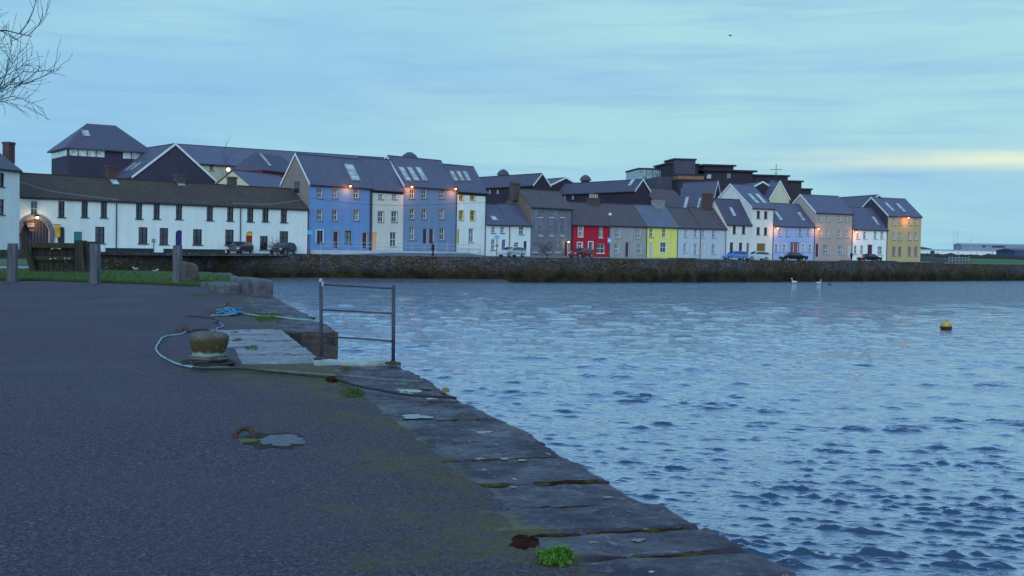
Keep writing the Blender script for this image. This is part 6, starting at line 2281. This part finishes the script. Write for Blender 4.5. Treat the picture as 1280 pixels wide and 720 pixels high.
# hedge line, rough ground, green field
HEDGE = M('dark_hedge', (0.045, 0.04, 0.035), (0.025, 0.022, 0.025), .5, rough=1, bmp=1, bscale=2, bdist=.5)
def bank(name, label, cat, px0, px1, Y, yt, seed, mat, dep=6, kind=None, amp=.5):
    a = at(px0, 318, Y); b_ = at(px1, 318, Y)
    g = MB(); n = int((b_.x - a.x) / 1.2); k_ = 5
    zt = at((px0 + px1) / 2, yt, Y).z
    for i in range(n + 1):
        for j in range(k_ + 1):
            x = a.x + (b_.x - a.x) * i / n
            q = Vector((x * .35, j, seed))
            prof = math.sin(math.pi * j / k_) ** .5
            g.v.append((x, Y + dep * j / k_ + noise.noise(q), ST - .05 + (zt - ST) * prof * (1 + amp * noise.noise(q) + amp * .5 * noise.noise(q * 3))))
    for i in range(n):
        for j in range(k_):
            a_ = i * (k_ + 1) + j
            g.f.append([a_, a_ + k_ + 1, a_ + k_ + 2, a_ + 1]); g.mi.append(0)
    o = g.build(name, mat)
    if kind:
        struct(o, kind)
    else:
        tag(o, label, cat)
bank('hedge', 'dark ragged hedge line in front of the long white shed', 'hedge', 1150, 1300, 330, 318, 2, HEDGE, 8)
bank('shrubbery', '', '', 1146, 1216, 236, 322, 5, M('rough_shrub', (0.06, 0.065, 0.04), (0.055, 0.05, 0.06), .7, rough=1, bmp=1, bscale=3, bdist=.3), 14, 'stuff', .8)
g = MB()
a = onz(1214, 330.3, ST); b_ = onz(1330, 331, ST); c_ = at(1330, 320, 320); d_ = at(1190, 320, 320)
g.quad((a.x, a.y, ST + .01), (b_.x, b_.y, ST + .01), (c_.x, c_.y, ST + .01), (d_.x, d_.y, ST + .01))
struct(g.build('green_field', M('field_green', (0.055, 0.13, 0.03), (0.045, 0.10, 0.03), .1, rough=.95)))
# rise of the field so that it reads between wall and hedge
bank('grassy_rise', '', '', 1212, 1340, 250, 324.5, 8, MATS['field_green'], 60, 'structure', .12)
bank('hill', '', '', 1080, 1178, 900, 306.5, 9, M('far_hill', (0.028, 0.045, 0.035), (0.022, 0.034, 0.03), .02), 120, 'structure', .15)
t = thing('wooden_gate_frames', 'pale painted frame fence standing on the wall beyond the ochre house', 'fence', at(1186, 329, 224) * 1.0)
o0 = t.location.copy()
for i in range(7):
    x = i * .62
    m = MB(); m.box(x, x + .09, 0, .09, 0, 1.35 - .1 * (i % 3)); m.build('post', GREYTRIM, t)
m = MB(); m.box(0, 3.8, -.04, -.002, .5, .6); m.box(0, 3.8, -.04, -.002, 1.0, 1.1); m.build('rail', GREYTRIM, t)
for (px, yt, lb, Y) in ((1192.5, 288, 'thin pale mast, left of the close pair beyond the ochre house', 400), (1197, 287, 'thin pale mast, right of the close pair beyond the ochre house', 402), (1214, 295, 'darker single mast in front of the grey-blue warehouse', 390)):
    P = at(px, yt, Y)
    t = thing('mast', lb, 'mast', (P.x, P.y, ST), 0, 'masts beyond the last house')
    m = MB(); m.tube([(0, 0, 0), (0, 0, P.z - ST)], [.08, .05], 6); m.build('pole', M('pale_mast', (.45, .55, .6)), t)
    m = MB(); m.box(-.5, .5, -.04, .04, P.z - ST - 1.5, P.z - ST - 1.42); m.build('crossbar', MATS['pale_mast'], t)
P = at(1165.5, 318, 300)
t = thing('small_hut', 'tiny dark hut on the shore in front of the long white shed', 'hut', (P.x, P.y, ST))
m = MB(); m.box(-.4, .4, -.4, .4, 0, at(1165, 314.5, 300).z - ST); m.build('wall', DK2, t)
m = MB(); m.lathe([(.75, at(1165, 314.5, 300).z - ST), (.05, at(1165, 313, 300).z - ST)], 4); m.build('roof', DK, t)

# ------------------------------------------------------------------ render settings
sc.view_settings.view_transform = 'Standard'
sc.view_settings.look = 'None'
sc.view_settings.exposure = 0
sc.view_settings.gamma = 1
sc.cycles.use_denoising = True
sc.cycles.max_bounces = 6
sc.cycles.sample_clamp_indirect = 3
sc.cycles.sample_clamp_direct = 3.5
sc.cycles.caustics_reflective = False
sc.cycles.caustics_refractive = False
